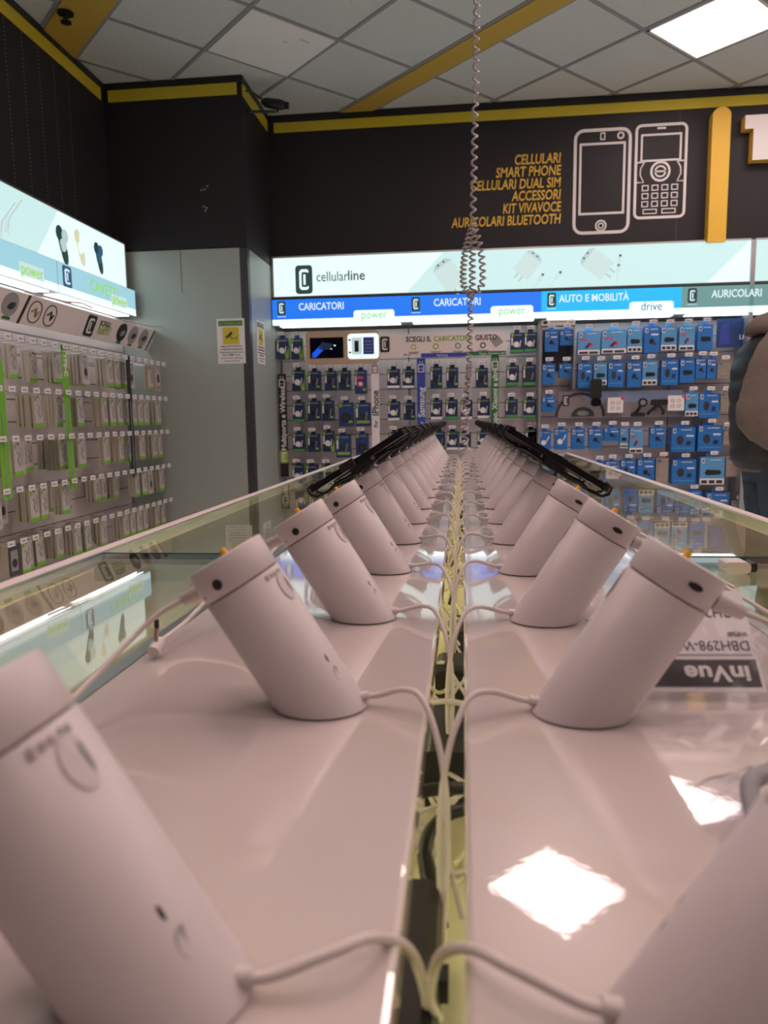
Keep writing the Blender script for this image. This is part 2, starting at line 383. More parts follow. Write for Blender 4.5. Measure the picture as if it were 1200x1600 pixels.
# sprinkler head and security camera
x, y = TW(102, 16, H); e = empty('sprinkler_head', (x, y, CZ - .05), 'small black sprinkler head hanging from the yellow ceiling band', 'sprinkler')
MB().cyl((x, y, CZ), (x, y, CZ - .02), .045, m_blk, n=20).build('flange', e)
MB().cyl((x, y, CZ - .02), (x, y, CZ - .06), .014, m_blk).build('pipe', e)
MB().cyl((x, y, CZ - .06), (x, y, CZ - .066), .03, m_blk, n=12).build('deflector', e)
e = empty('security_camera', (-1.40, 5.18, CZ - .16), 'small black security camera on an arm on the corner column', 'camera')
MB().cyl((-1.468, 5.13, CZ - .2), (-1.44, 5.13, CZ - .2), .022, m_blk).tube([(-1.45, 5.13, CZ - .2), (-1.40, 5.15, CZ - .195), (-1.28, 5.18, CZ - .19)], .010, m_blk).build('bracket', e)
MB().tube([(-1.47, 5.12, CZ - .07), (-1.44, 5.15, CZ - .06), (-1.40, 5.2, CZ - .08), (-1.37, 5.2, CZ - .10)], .006, m_blk).build('cable', e)
MB().tube([(-1.38, 5.2, CZ - .11), (-1.35, 5.2, CZ - .12), (-1.25, 5.2, CZ - .14), (-1.22, 5.2, CZ - .145)], [.016, .032, .034, .026], m_blk, n=14).cyl((-1.23, 5.2, CZ - .143), (-1.19, 5.2, CZ - .148), .022, m_blkg).build('camera_body', e)
MB().cyl((-1.27, 5.2, CZ - .13), (-1.27, 5.19, CZ - .19), .008, m_blk).build('swivel', e)

# warning signs on the column
def warn(T, cu, cv, label):
    mb = MB(); hu, hv = .10, .155
    mb.rect(cu - hu, cu + hu, cv - hv, cv + hv, .001, m_paper, T, .002)
    mb.rect(cu - .087, cu + .087, cv + .105, cv + .14, .003, m_dkgreen, T); mb.text('ATTENZIONE!', cu, cv + .112, .026, .0042, m_lime, T, 'CENTER', .02, t=.0006)
    mb.rect(cu - .058, cu + .058, cv - .022, cv + .095, .003, m_yellow, T)
    mb.poly([(cu - .04, cv + .028), (cu - .03, cv + .018), (cu + .014, cv + .05), (cu + .005, cv + .068)], .0042, m_txt, T)
    mb.poly([(cu - .008, cv + .034), (cu + .006, cv + .016), (cu + .038, cv + .016), (cu + .038, cv + .020), (cu + .009, cv + .021), (cu - .003, cv + .037)], .0042, m_txt, T)
    mb.rect(cu + .038, cu + .042, cv + .008, cv + .03, .0042, m_txt, T)
    for i, (t_, s_) in enumerate((('AREA SOTTOPOSTA', .017), ('A VIDEOSORVEGLIANZA', .015), ('LA REGISTRAZIONE E EFFETTUATA', .0115), ('DA COMET S.p.A.', .017), ('per fini di sicurezza e tutela dei beni', .0105), ('aziendali, art. 13 del codice', .0105))):
        mb.text(t_, cu, cv - .042 - i * .0195, s_, .0035, m_txt, T, 'CENTER', .01, t=.0006)
    mb.build('warning_sign', label=label, cat='sign')
x, z = BW(361, 533, 5.05); warn(FB(5.055), x, z, 'white and yellow camera warning notice on the front of the grey column')
y, z = LW(407, 535, -1.48); T = frame((-1.482, 0, 0), (0, 1, 0), (0, 0, 1)); warn(T, y + .01, z, 'white and yellow camera warning notice on the side of the grey column, facing the aisle')

# ------------------------------------------------------------------ black fascia lettering and icons
TF = FB(Yf)
e = empty('wall_lettering', (.2, Yf, ZC + 1.5), 'yellow capital lettering in six lines on the black fascia', 'lettering')
for t_, yy, xx in (('CELLULARI', 246, 804), ('SMART PHONE', 265, 774), ('CELLULARI DUAL SIM', 284, 735), ('ACCESSORI', 303, 799), ('KIT VIVAVOCE', 322, 785), ('AURICOLARI BLUETOOTH', 341, 705)):
    x1, z = BW(876, yy, Yf); x0, _ = BW(xx, yy, Yf)
    vs, _f = textmesh(t_, 'RIGHT', .018, .12); wd = max(v[0] for v in vs) - min(v[0] for v in vs)
    mb = MB(); mb.text(t_, x1, z - .035, .098, .001, m_yellow_letter, TF, 'RIGHT', .018, .12, sx=(x1 - x0) / (wd * .098), t=.003)
    mb.build('text_line', e)
def icon(label, outs): ...
e = empty('phone_icon', (.99, Yf, ZC + 1.35), 'white outline drawing of a touchscreen smartphone on the black fascia', 'wall graphic')
(x0, z1), (x1, z0) = BW(897, 203, Yf), BW(983, 364, Yf); cx, cz, hx, hz = (x0 + x1) / 2, (z0 + z1) / 2, (x1 - x0) / 2, (z1 - z0) / 2
def outline(mb, cu, cv, hu, hv, r, t_, m=m_white, T=TF): mb.ring(rrect(cu, cv, hu, hv, r), rrect(cu, cv, hu - t_, hv - t_, max(r - t_, .002)), .001, m, T, .003)
mb = MB(); outline(mb, cx, cz, hx, hz, .07, .022); mb.build('outline', e)
mb = MB(); outline(mb, cx, cz + .02, hx * .80, hz * .68, .006, .016); mb.build('screen_outline', e)
mb = MB(); outline(mb, cx, cz - hz * .84, .042, .042, .041, .012); outline(mb, cx, cz - hz * .84, .022, .022, .021, .009); mb.build('button', e)
mb = MB(); outline(mb, cx - .0, cz + hz * .85, .018, .026, .004, .008); outline(mb, cx + hx * .62, cz + hz * .85, .026, .026, .025, .012); mb.build('camera_detail', e)
e = empty('phone_icon', (1.4, Yf, ZC + 1.45), 'white outline drawing of a keypad mobile phone on the black fascia', 'wall graphic')
(x0, z1), (x1, z0) = BW(993, 195, Yf), BW(1070, 340, Yf); cx, cz, hx, hz = (x0 + x1) / 2, (z0 + z1) / 2, (x1 - x0) / 2, (z1 - z0) / 2
mb = MB(); outline(mb, cx, cz, hx, hz, .045, .019); mb.build('outline', e)
mb = MB(); outline(mb, cx, cz + hz * .50, hx * .78, hz * .29, .006, .014); mb.build('screen_outline', e)
mb = MB(); outline(mb, cx, cz + hz * .0, .072, .072, .07, .016); outline(mb, cx, cz, .042, .042, .04, .012); mb.rect(cx - .04, cx + .04, cz - .006, cz + .006, .001, m_white, TF, .003); mb.build('button', e)
for s_ in (-1, 1):
    mb = MB(); mb.poly([(cx + s_ * hx * .93, cz + hz * .22), (cx + s_ * hx * .60, cz + hz * .22), (cx + s_ * hx * .60, cz + hz * .19), (cx + s_ * hx * .93, cz + hz * .19)][::s_ if s_ == -1 else 1], .001, m_white, TF, .003)
    mb.tube([(cx + s_ * hx * .62, Yf - .002, cz + hz * .20), (cx + s_ * hx * .76, Yf - .002, cz + hz * .08), (cx + s_ * hx * .78, Yf - .002, cz - hz * .06), (cx + s_ * hx * .64, Yf - .002, cz - hz * .22), (cx + s_ * hx * .92, Yf - .002, cz - hz * .22)], .006, m_white, n=6); mb.build('side_key', e)
for r_ in range(3):
    for k in range(4):
        mb = MB(); outline(mb, cx - hx * .56 + k * hx * .375, cz - hz * (.34 + r_ * .17), .024, .021, .003, .007); mb.build('key', e)
mb = MB()
for s_ in (-1, 1): outline(mb, cx + s_ * hx * .36, cz - hz * .84, .05, .018, .003, .007)
mb.rect(cx - .03, cx + .03, cz + hz * .88, cz + hz * .92, .001, m_white, TF, .003); mb.build('lower_keys', e)
# yellow raised bar and start of the big raised lettering
(x0, zt), (x1, zb) = BW(1104, 168, 5.64), BW(1134, 376, 5.64); x0 += .045
pts = [(x0, zb - .005), (x1, zb - .005), (x1, zt - .05)] + [((x0 + x1) / 2 + (x1 - x0) / 2 * math.cos(a), zt - .055 + .055 * math.sin(a)) for a in [PI * i / 10 for i in range(1, 10)]] + [(x0, zt - .05)]
MB().ext(pts, .0, .08, m_yellow_letter, FB(Yf)).build('wall_bar', label='yellow raised vertical bar with a rounded top on the black fascia', cat='wall sign')
(xa, za), (xb, zb) = BW(1165, 180, 5.64), BW(1174, 250, 5.64)
e = empty('raised_letter', (xa + .2, Yf, zb), 'big white raised letter T with yellow sides at the right end of fascia', 'lettering')
P = [(xa, za), (xa + .34, za), (xa + .34, za - .09), (xa + .225, za - .09), (xa + .225, zb), (xa + .06, zb), (xa + .06, za - .09), (xa, za - .09)]
MB().ext(P, .001, .075, m_yellow_letter, FB(Yf)).build('side', e); MB().ext(P, .0752, .080, m_white, FB(Yf)).build('face', e)
for k, (t_) in enumerate(''):
    mb = MB(); mb.text(t_, xa + .38 + k * .31, zb, .42, .04, m_white, FB(Yf), 'LEFT', .03, t=.04, sx=.9)
    mb.build('raised_letter', label='big white raised letter, %s after the T, on the fascia out of the picture' % ORD[k], cat='lettering')

# ------------------------------------------------------------------ backlit signs, back wall
LB = 5.68
def lightbox(x0, x1, z0, z1, Y0, label, name='light_box'):
    e = empty(name, ((x0 + x1) / 2, Y0, z0), label, 'illuminated sign')
    f_ = MB(); f_.box(x0, x1, Y0 + .004, YB - .02, z0 - .018, z1 + .012, m_silver); f_.build('housing', e)
    f_ = MB(); f_.box(x0, x1, Y0 - .008, Y0 + .004, z1, z1 + .012, m_metal); f_.box(x0, x1, Y0 - .008, Y0 + .004, z0 - .018, z0, m_coldark); f_.build('edge_rail', e)
    return e
zt0, zt1 = ZC + .955, ZC + 1.245
Tb = FB(LB)
def charger(mb, cu, cv, s_, a, T, ma, mb_): # soft drawing of a plug charger
    c, q = math.cos(a), math.sin(a)
    def R_(P): return [(cu + (x * c - y * q) * s_, cv + (x * q + y * c) * s_) for x, y in P]
    mb.poly(R_([(-.5, -.35), (.3, -.35), (.45, -.2), (.45, .2), (.3, .35), (-.5, .35)]), .001, ma, T)
    mb.poly(R_([(.3, -.35), (.45, -.2), (.45, .2), (.3, .35), (.3, .1)]), .0022, mb_, T)
    for k in (-.14, .06): mb.poly(R_([(-.72, k), (-.5, k), (-.5, k + .07), (-.72, k + .07)]), .001, mb_, T)
    for k in (-.12, .08): mb.poly(R_([(.36, k), (.42, k), (.42, k + .06), (.36, k + .06)]), .003, m_snavy, T)
def plug(mb, cu, cv, s_, a, T, ma):
    c, q = math.cos(a), math.sin(a)
    def R_(P): return [(cu + (x * c - y * q) * s_, cv + (x * q + y * c) * s_) for x, y in P]
    mb.poly(R_([(-.3, -.12), (.2, -.16), (.2, .16), (-.3, .12)]), .001, ma, T); mb.poly(R_([(.2, -.1), (.38, -.1), (.38, .1), (.2, .1)]), .001, m_snavy, T)
    mb.poly(R_([(-1.2, -.04), (-.3, -.05), (-.3, .05), (-1.2, .04)]), .001, ma, T)
e = lightbox(-1.475, 2.07, zt0, zt1, LB, 'long white backlit sign with charger pictures above the charger shelves')
mb = MB(); mb.quad([(-1.46, zt0, .0), (2.07, zt0, 0), (2.07, zt1, 0), (-1.46, zt1, 0)], m_box_top2, Tb); mb.build('diffuser', e)
mb = MB(); (xa, _), (xb, _) = BW(635, 460, LB), BW(692, 398, LB); (xc, _), (xd, _) = BW(1105, 440, LB), BW(1172, 376, LB)
mb.poly([(xa, zt0 + .002), (xc, zt0 + .002), (xd, zt1 - .002), (xb, zt1 - .002)], 0.0003, m_box_top, Tb, .0006)
tf = mb.build('tinted_field', e)
mb = MB(); x, z = BW(475, 437, LB); logo(mb, x, z, .215, .0015, m_sdark, m_box_top2, Tb); mb.build('logo', e)
mb = MB(); x, z = BW(494, 440, LB); mb.text('cellular', x, z, .105, .001, m_sdark, Tb, t=.001, sx=.82); mb.text('line', x + .245, z + .002, .105, .001, m_sdark, Tb, bold=.012, t=.001, sx=.92); mb.build('lettering', e)
for (px, py, s_, a) in ((700, 428, .24, .6 + PI / 2), (826, 412, .2, .9), (930, 410, .22, 2.5)):
    mb = MB(); x, z = BW(px, py, LB); charger(mb, x, z, s_, a, Tb, m_ssoft, m_ssoft2); mb.build('charger_picture', tf)
for (px, py, a) in ((845, 434, 1.0), (872, 430, .9), (968, 405, 1.4), (966, 420, 1.5)):
    mb = MB(); x, z = BW(px, py, LB); plug(mb, x, z, .09, a, Tb, m_ssoft); mb.build('plug_picture', tf)
e = lightbox(2.10, XR, zt0, zt1, LB, 'white backlit sign at the right end of the back wall, past the upright')
mb = MB(); mb.quad([(2.10, zt0, .0), (XR, zt0, 0), (XR, zt1, 0), (2.10, zt1, 0)], m_box_top, Tb); mb.build('diffuser', e)
st(MB().box(2.07, 2.10, LB - .02, YB - .02, 0, zt1, m_silver), 'trim_10')
# lower row of category signs
zs0, zs1 = ZC + .735, ZC + .93; LS = 5.66; Ts = FB(LS)
xs = [-1.475, -.43, .585, 1.595, 2.62, 3.64, 4.66]
m_under = mat('under_light_tube', (.8, .8, .8), .5, emit=(.85, .95, 1.0), es=3.6)
def cat_sign(i, colm, word, sub, wpx, label, subm, wm=None, lz=0):
    x0, x1 = xs[i], xs[i + 1]
    e = empty('category_sign', ((x0 + x1) / 2, LS, zs0), label, 'illuminated sign')
    MB().box(x0 + .001, x1 - .001, LS + .003, YB - .02, zs0, zs1, m_silver).build('housing', e)
    MB().box(x0 + .05, x1 - .05, LS + .03, LS + .12, zs0 - .004, zs0 - .0005, m_under).build('under_light', e)
    mb = MB(); mb.quad([(x0, zs0 + .045, 0), (x1, zs0 + .045, 0), (x1, zs1, 0), (x0, zs1, 0)], colm, Ts); fld = mb.build('colour_field', e)
    mb = MB(); mb.quad([(x0, zs0, 0), (x1, zs0, 0), (x1, zs0 + .045, 0), (x0, zs0 + .045, 0)], m_strip, Ts)
    mb.poly([(x0 + .64, zs0 + .03), (x0 + .955, zs0 + .03), (x0 + .955, zs0 + .085), (x0 + .94, zs0 + .098), (x0 + .655, zs0 + .098), (x0 + .64, zs0 + .085)], .0006, m_strip, Ts); wb = mb.build('white_band', e)
    mb = MB(); logo(mb, x0 + .075, zs1 - .065, .105, .0012, m_sdark, m_swhite, Ts); mb.rect(x0 + .04, x0 + .11, zs1 - .13, zs1 - .126, .001, m_swhite, Ts, .0008); mb.build('logo', e)
    if word: mb = MB(); mb.text(word, x0 + wpx, zs1 - .083, .076, .001, wm or m_swhite, Ts, bold=.016, sx=.80, t=.001); mb.build('category_word', fld)
    if sub: mb = MB(); mb.text(sub, x0 + .798, zs0 + .035, .088, .002, subm, Ts, 'CENTER', sx=.85, t=.001); mb.build('range_word', wb)
cat_sign(0, m_sblue, 'CARICATORI', 'power', .21, 'blue backlit CARICATORI sign next to the grey column', m_sgreen)
cat_sign(1, m_sblue, 'CARICATORI', 'power', .21, 'blue backlit CARICATORI sign behind the hanging coiled cord', m_sgreen)
cat_sign(2, m_scyan, 'AUTO E MOBILITÀ', 'drive', .13, 'light blue backlit AUTO E MOBILITÀ sign', m_snavy)
cat_sign(3, m_sgrey, 'AURICOLARI', '', .21, 'grey green backlit AURICOLARI sign above the person', m_snavy)
for i in (4, 5): cat_sign(i, m_sgrey, 'AURICOLARI', '', .21, 'grey green backlit sign out of the picture, number %s past the upright' % ORD[i - 4], m_snavy)
# slat board bays
SB = 5.93
for i in range(6):
    x0, x1 = xs[i], xs[i + 1]
    e = empty('slat_board', ((x0 + x1) / 2, SB, 0), 'grey slat board bay, %s from the grey column' % ORD[i], 'wall shelving')
    mb = MB(); z = ZC + .72
    mb.box(x0 + .002, x1 - .002, SB, YB - .001, .12, z + .01, m_slot)
    while z > .35: mb.bbox(x0 + .004, x1 - .004, SB - .012, SB, z - .117, z - .003, m_slat, b=.003); z -= .12
    mb.build('slats', e)
    MB().bbox(x0 + .004, x1 - .004, SB - .3, SB - .0, 0, .3, m_slat).build('plinth', e)
for x in (.585,): st(MB().box(x - .008, x + .008, 5.70, SB - .013, ZC - .3, ZC + .72, m_silver), 'trim_11')
# ------------------------------------------------------------------ hooks with price tickets
hook = empty('display_hook', (0, 0, 0), 'x', 'display hook')   # local: wall at y=0, tip at y=-L, facing -y
HL = .215
MB().tube([(0, 0, 0), (0, -HL + .01, 0), (0, -HL, .004)], .0022, m_chrome, n=6).build('wire', hook)
mb = MB(); mb.box(-.011, .011, -HL - .002, -HL + .001, -.005, .012, m_clear).build('ticket_holder', hook)
tk = MB(); tk.rect(-.030, .030, -.004, .022, HL + .002, m_paper, FB(0), .001); tk.rect(-.020, .012, .004, .012, HL + .003, m_greyp, FB(0), .0005); tk.rect(.022, .029, -.003, .021, HL + .0035, m_greyp, FB(0), .0005)
tk.build('price_ticket', hook)
HOOK_USED = [False]
def put_hook(x, y, z, rz, label, group):
    h_ = hook if not HOOK_USED[0] else copy_tree(hook)
    HOOK_USED[0] = True
    h_.location = (x, y, z); h_.rotation_euler = (0, 0, rz); h_['label'] = label; h_['group'] = group
    return h_
# ------------------------------------------------------------------ boxed goods on the back wall
def wall_box(x0, x1, z0, z1, style, label, group, depth=.055, Yfr=5.735, tilt=0):
    mb = MB(); T = FB(Yfr); W, Hh = x1 - x0, z1 - z0
    def U(a): return x0 + a * W
    def V(a): return z0 + a * Hh
    body = {'nv': m_navy, 'ng': m_navy, 'nd': m_navy2, 'pk': m_navy2, 'bl': m_blue, 'bp': m_blue2, 'bk': m_blue, 'tn': m_tan}[style[:2]]
    side = m_leaf if style == 'nvg' else (m_green if style[:2] == 'ng' else body)
    mb.bbox(x0, x1, Yfr, Yfr + depth, z0, z1, body, b=.003)
    if side is not body: mb.rect(-(Yfr + depth - .004), -(Yfr + .002), V(.08), V(.98), 0.0, side, frame((x1, 0, 0), (0, -1, 0), (0, 0, 1)).copy() if False else frame((x1, 0, 0), (0, 1, 0), (0, 0, 1)) @ Matrix.Scale(-1, 4, (1, 0, 0)))
    # hanging tab
    mb.box(U(.30), U(.70), Yfr + depth * .4, Yfr + depth * .4 + .002, z1 - .002, z1 + .028, body)
    if style[0] == 'n' or style == 'pk':
        mb.rect(U(.05), U(.24), V(.80), V(.96), .0, m_lime, T); mb.rect(U(.30), U(.88), V(.86), V(.90), .0, m_greyp, T)
        if style != 'ndr': mb.rect(U(.06), U(.17), V(.38), V(.76), .0, m_white, T)
        dev = {'nvg': m_white, 'nvw': m_white, 'ngw': m_white, 'nvd': m_blk, 'ngd': m_txt, 'ndr': m_blk, 'ndt': m_txt, 'pk': m_pink}[style]
        if style == 'ndr': mb.ell(U(.5), V(.36), W * .34, W * .34, .0, m_blk, T); mb.ell(U(.5), V(.36), W * .24, W * .24, .0013, m_txt, T)
        elif style == 'pk':
            mb.rect(U(.15), U(.75), V(.62), V(.74), .0, m_pink, T); mb.ell(U(.5), V(.42), W * .27, Hh * .13, .0, m_pink, T); mb.ell(U(.5), V(.42), W * .16, Hh * .07, .0013, m_white, T)
        else:
            mb.ell(U(.44), V(.42), W * .23, Hh * .14, .0, dev, T, rot=.5)
            mb.poly([(U(.40), V(.30)), (U(.56), V(.26)), (U(.66), V(.42)), (U(.52), V(.48))], .0013, dev, T)
            mb.poly([(U(.66), V(.28)), (U(.72), V(.26)), (U(.82), V(.60)), (U(.76), V(.62))], .0, m_white if dev is m_white else m_greyp, T)
        if style[:2] == 'ng': mb.rect(U(.02), U(.98), V(.02), V(.16), .0, m_green, T)
        elif style == 'nvw': mb.rect(U(.02), U(.98), V(.02), V(.15), .0, m_white, T)
        elif style == 'ndt': mb.rect(U(.1), U(.95), V(.12), V(.24), .0, m_lime, T)
        else: mb.rect(U(.68), U(.95), V(.14), V(.24), .0, m_lime, T)
        if style == 'nvg': mb.poly([(U(.70), V(.02)), (U(.98), V(.02)), (U(.98), V(.55))], .0008, m_lime, T)
    elif style == 'tn':
        mb.rect(U(.12), U(.88), V(.1), V(.78), .0, m_silver, T); mb.rect(U(.25), U(.7), V(.2), V(.65), .0013, m_tan, T); mb.rect(U(.1), U(.4), V(.84), V(.95), .0, m_blue, T)
    else:
        hL = min(.034, Hh * .2)
        mb.rect(U(.06), U(.06) + hL * .62, z1 - .012 - hL, z1 - .012, .0, m_white, T); mb.rect(U(.06) + hL * .15, U(.06) + hL * .5, z1 - .006 - hL, z1 - .018, .0013, m_navy2, T)
        mb.rect(U(.38), U(.85), V(.88), V(.905), .0, m_white, T)
        if style in ('bps', 'bls'):    # photo strip below
            mb.rect(U(.0), U(1), V(.0), V(.22), .0, m_white, T, .001)
            for k in range(3): mb.rect(U(.06 + k * .31), U(.30 + k * .31), V(.04), V(.16), .001, m_txt, T)
            mb.rect(U(0), U(1), V(.55), V(.8), .0, m_blue2, T, .0008) if style == 'bps' else None
        if style[:2] == 'bk' or style == 'bps':
            mb.poly([(U(.18), V(.42)), (U(.28), V(.34)), (U(.8), V(.36)), (U(.88), V(.44)), (U(.8), V(.52)), (U(.26), V(.54))], .0013, m_blk, T)
        elif style == 'bpr':
            mb.rect(U(.1), U(.45), V(.60), V(.68), .0, m_pink, T); mb.ell(U(.55), V(.42), W * .14, Hh * .1, .0, m_pink, T); mb.poly([(U(.3), V(.3)), (U(.42), V(.26)), (U(.62), V(.48)), (U(.5), V(.5))], .0013, m_txt, T)
            mb.rect(U(.0), U(1), V(.0), V(.20), .0, m_white, T, .001)
            for k in range(2): mb.rect(U(.06 + k * .46), U(.46 + k * .46), V(.03), V(.13), .001, m_txt, T)
        elif style == 'blw': mb.ell(U(.42), V(.38), W * .2, Hh * .13, .0, m_white, T, rot=.4); mb.poly([(U(.6), V(.45)), (U(.66), V(.42)), (U(.88), V(.68)), (U(.82), V(.72))], .0, m_white, T)
        elif style == 'blb':
            mb.ell(U(.36), V(.48), W * .15, Hh * .18, .0, m_txt, T); mb.poly([(U(.6), V(.3)), (U(.78), V(.26)), (U(.84), V(.42)), (U(.66), V(.46))], .0, m_navy, T)
            mb.rect(U(.62), U(.92), V(.62), V(.68), .0, m_white, T); mb.rect(U(.08), U(.9), V(.14), V(.17), .0, m_blue2, T)
        else:
            mb.ell(U(.48), V(.44), W * .15, Hh * .11, .0, m_blk, T, rot=-.5); mb.poly([(U(.5), V(.4)), (U(.74), V(.28)), (U(.8), V(.34)), (U(.56), V(.48))], .0008, m_txt, T)
            mb.rect(U(.45), U(.9), V(.66), V(.72), .0, m_white, T)
    names = {'n': 'charger_box', 'p': 'charger_box', 'b': 'accessory_box', 't': 'clear_pack'}
    o = mb.build(names[style[0]], label=label, cat='packaged accessory', group=group)
    return o
DESC = {'nvg': 'green sided navy box with white charger', 'nvw': 'navy box with white charger', 'ngw': 'navy green box with white charger', 'nvd': 'navy box with dark charger',
        'ngd': 'navy green box with dark charger', 'ndr': 'deep blue box with a round dark pad', 'ndt': 'deep blue box with green text', 'pk': 'blue box with a pink ring picture',
        'bl': 'blue box with small dark device', 'bls': 'blue box with photo strip', 'bps': 'pale blue box with photo strip', 'bk': 'blue box with black bar', 'bpr': 'blue box with red logo and photo strip',
        'blw': 'blue box with white plug', 'blb': 'large blue box with car holder', 'tn': 'tan backed clear pack'}
def row(ox, oy, sc_, rects, where, depth=.055):
    for i, r_ in enumerate(rects):
        X0, X1, Y0, Y1, sty = r_[:5]; dp = r_[5] if len(r_) > 5 else depth
        (a, zb_), (b, _) = BW(ox + X0 / sc_, oy + Y1 / sc_, 5.735), BW(ox + X1 / sc_, oy + Y1 / sc_, 5.735)
        _, zt_ = BW(ox + (X0 + X1) / 2 / sc_, oy + Y0 / sc_, 5.735); _, zb_ = BW(ox + (X0 + X1) / 2 / sc_, oy + Y1 / sc_, 5.735)
        o_ = ORD[i] if len(rects) > 1 else 'only'
        wall_box(a, b, zb_, zt_, sty, '%s, %s in %s' % (DESC[sty], o_, where), 'boxed goods on the back wall', dp)
        hx = (a + b) / 2; hz = zt_ + .024
        put_hook(hx, SB - .014, hz, 0, 'hook and ticket over %s pack, %s' % (o_, where), 'hooks on the back wall')
M_ = 'first bay'
row(420, 500, 5.4545, [(68, 172, 155, 335, 'nvg'), (190, 292, 155, 335, 'nvg')], 'pair left of video screen')
row(420, 560, 5, [(182, 282, 90, 255, 'nvg'), (308, 404, 98, 250, 'nvd'), (437, 527, 97, 250, 'nvd'), (544, 638, 94, 242, 'nvd'), (672, 764, 90, 278, 'pk')], 'top row under video screen')
row(420, 560, 5, [(186, 280, 340, 500, 'ngw'), (305, 402, 330, 490, 'nvd'), (417, 508, 328, 490, 'nvd'), (548, 660, 345, 530, 'ndr'), (677, 795, 345, 530, 'ndt')], 'second row under video screen')
row(420, 560, 5, [(188, 285, 582, 732, 'ngw'), (305, 396, 588, 732, 'nvd'), (422, 514, 568, 730, 'nvg'), (526, 640, 595, 775, 'ndt'), (680, 778, 585, 762, 'ndr')], 'third row under video screen')
row(420, 560, 5, [(184, 278, 828, 985, 'nvg'), (292, 384, 832, 985, 'nvd'), (414, 505, 832, 985, 'nvd')], 'lowest row beside black strip')
row(420, 560, 5, [(925, 1024, 82, 235, 'nvw'), (1046, 1138, 82, 235, 'nvw')], 'upper row left of blue strip')
row(420, 560, 5, [(930, 1025, 336, 488, 'nvw'), (1052, 1142, 342, 482, 'nvd')], 'middle row left of blue strip')
row(420, 560, 5, [(936, 1026, 575, 730, 'nvw'), (1058, 1146, 580, 730, 'nvd')], 'lowest row left of blue strip')
row(580, 500, 4.286, [(396, 475, 312, 455, 'nvd'), (503, 583, 318, 455, 'nvd'), (700, 782, 320, 450, 'nvd')], 'upper row left of green strip')
row(580, 500, 4.286, [(398, 477, 537, 668, 'nvw'), (498, 579, 532, 668, 'ngw'), (598, 677, 535, 668, 'nvw'), (711, 795, 525, 660, 'nvw')], 'middle row left of green strip')
row(580, 500, 4.286, [(418, 494, 745, 872, 'nvd'), (505, 586, 745, 872, 'nvw'), (590, 668, 748, 872, 'nvw'), (710, 788, 745, 852, 'nvw')], 'lowest row left of green strip')
row(580, 500, 4.286, [(933, 1020, 85, 220, 'ngw'), (1024, 1110, 82, 215, 'ngw')], 'pair right of guide panel')
row(580, 500, 4.286, [(906, 988, 303, 440, 'ngw'), (1014, 1102, 298, 440, 'ngd')], 'upper row right of the green strip')
row(580, 500, 4.286, [(898, 980, 530, 655, 'ngd'), (1018, 1105, 528, 658, 'ngw')], 'middle row right of the green strip')
row(580, 500, 4.286, [(1030, 1106, 730, 850, 'ngd')], 'lowest row right of the green strip')
row(840, 440, 3.75, [(42, 120, 287, 410, 'bl'), (132, 210, 285, 372, 'bl')], 'dark framed rack, top')
row(840, 440, 3.75, [(28, 102, 482, 602, 'bl'), (126, 206, 480, 560, 'bl')], 'dark framed rack, middle')
row(840, 440, 3.75, [(235, 364, 290, 428, 'bpr'), (375, 518, 282, 420, 'bpr'), (526, 610, 272, 412, 'bps'), (622, 713, 262, 418, 'bl'), (722, 812, 262, 402, 'bps'), (828, 917, 258, 402, 'bpr'), (935, 1024, 252, 402, 'bk')], 'top row under the drive sign', .07)
row(840, 440, 3.75, [(235, 316, 476, 622, 'blb'), (328, 404, 478, 606, 'bps'), (412, 502, 472, 618, 'blb'), (523, 606, 472, 618, 'bl'), (613, 698, 465, 606, 'bps'), (722, 822, 460, 606, 'blb'), (832, 918, 455, 592, 'bk'), (925, 985, 448, 568, 'bl'), (992, 1045, 450, 568, 'bl'), (1052, 1128, 472, 568, 'tn')], 'second row under the drive sign', .07)
row(840, 440, 3.75, [(25, 103, 672, 765, 'bl')], 'spot left of wheel panel')
row(840, 440, 3.75, [(864, 938, 652, 788, 'bps'), (943, 1062, 652, 798, 'blb', .10), (1070, 1122, 652, 758, 'tn')], 'row beside wheel panel')
row(820, 650, 3.158, [(5, 56, 62, 150, 'ngd'), (66, 129, 72, 168, 'blw'), (146, 211, 62, 166, 'blw'), (231, 295, 62, 164, 'bl'), (315, 380, 60, 162, 'bl'), (390, 467, 55, 125, 'bl'), (470, 506, 60, 158, 'bps'), (516, 580, 60, 182, 'bpr'), (617, 690, 55, 156, 'bl'), (722, 838, 55, 178, 'blb', .11), (852, 972, 45, 175, 'blb', .11), (978, 1006, 62, 145, 'tn')], 'fourth row under the drive sign')
row(820, 650, 3.158, [(338, 392, 225, 320, 'bl'), (398, 458, 220, 320, 'bl'), (471, 544, 217, 320, 'blb'), (554, 638, 212, 330, 'bl', .08), (645, 706, 208, 335, 'tn'), (724, 842, 214, 338, 'blb', .11), (862, 982, 202, 338, 'bps', .11), (990, 1070, 200, 300, 'tn')], 'fifth row under the drive sign')
row(820, 650, 3.158, [(785, 868, 368, 480, 'bl'), (892, 1005, 378, 490, 'blb', .09), (1018, 1090, 420, 500, 'tn')], 'row above right glass rail')

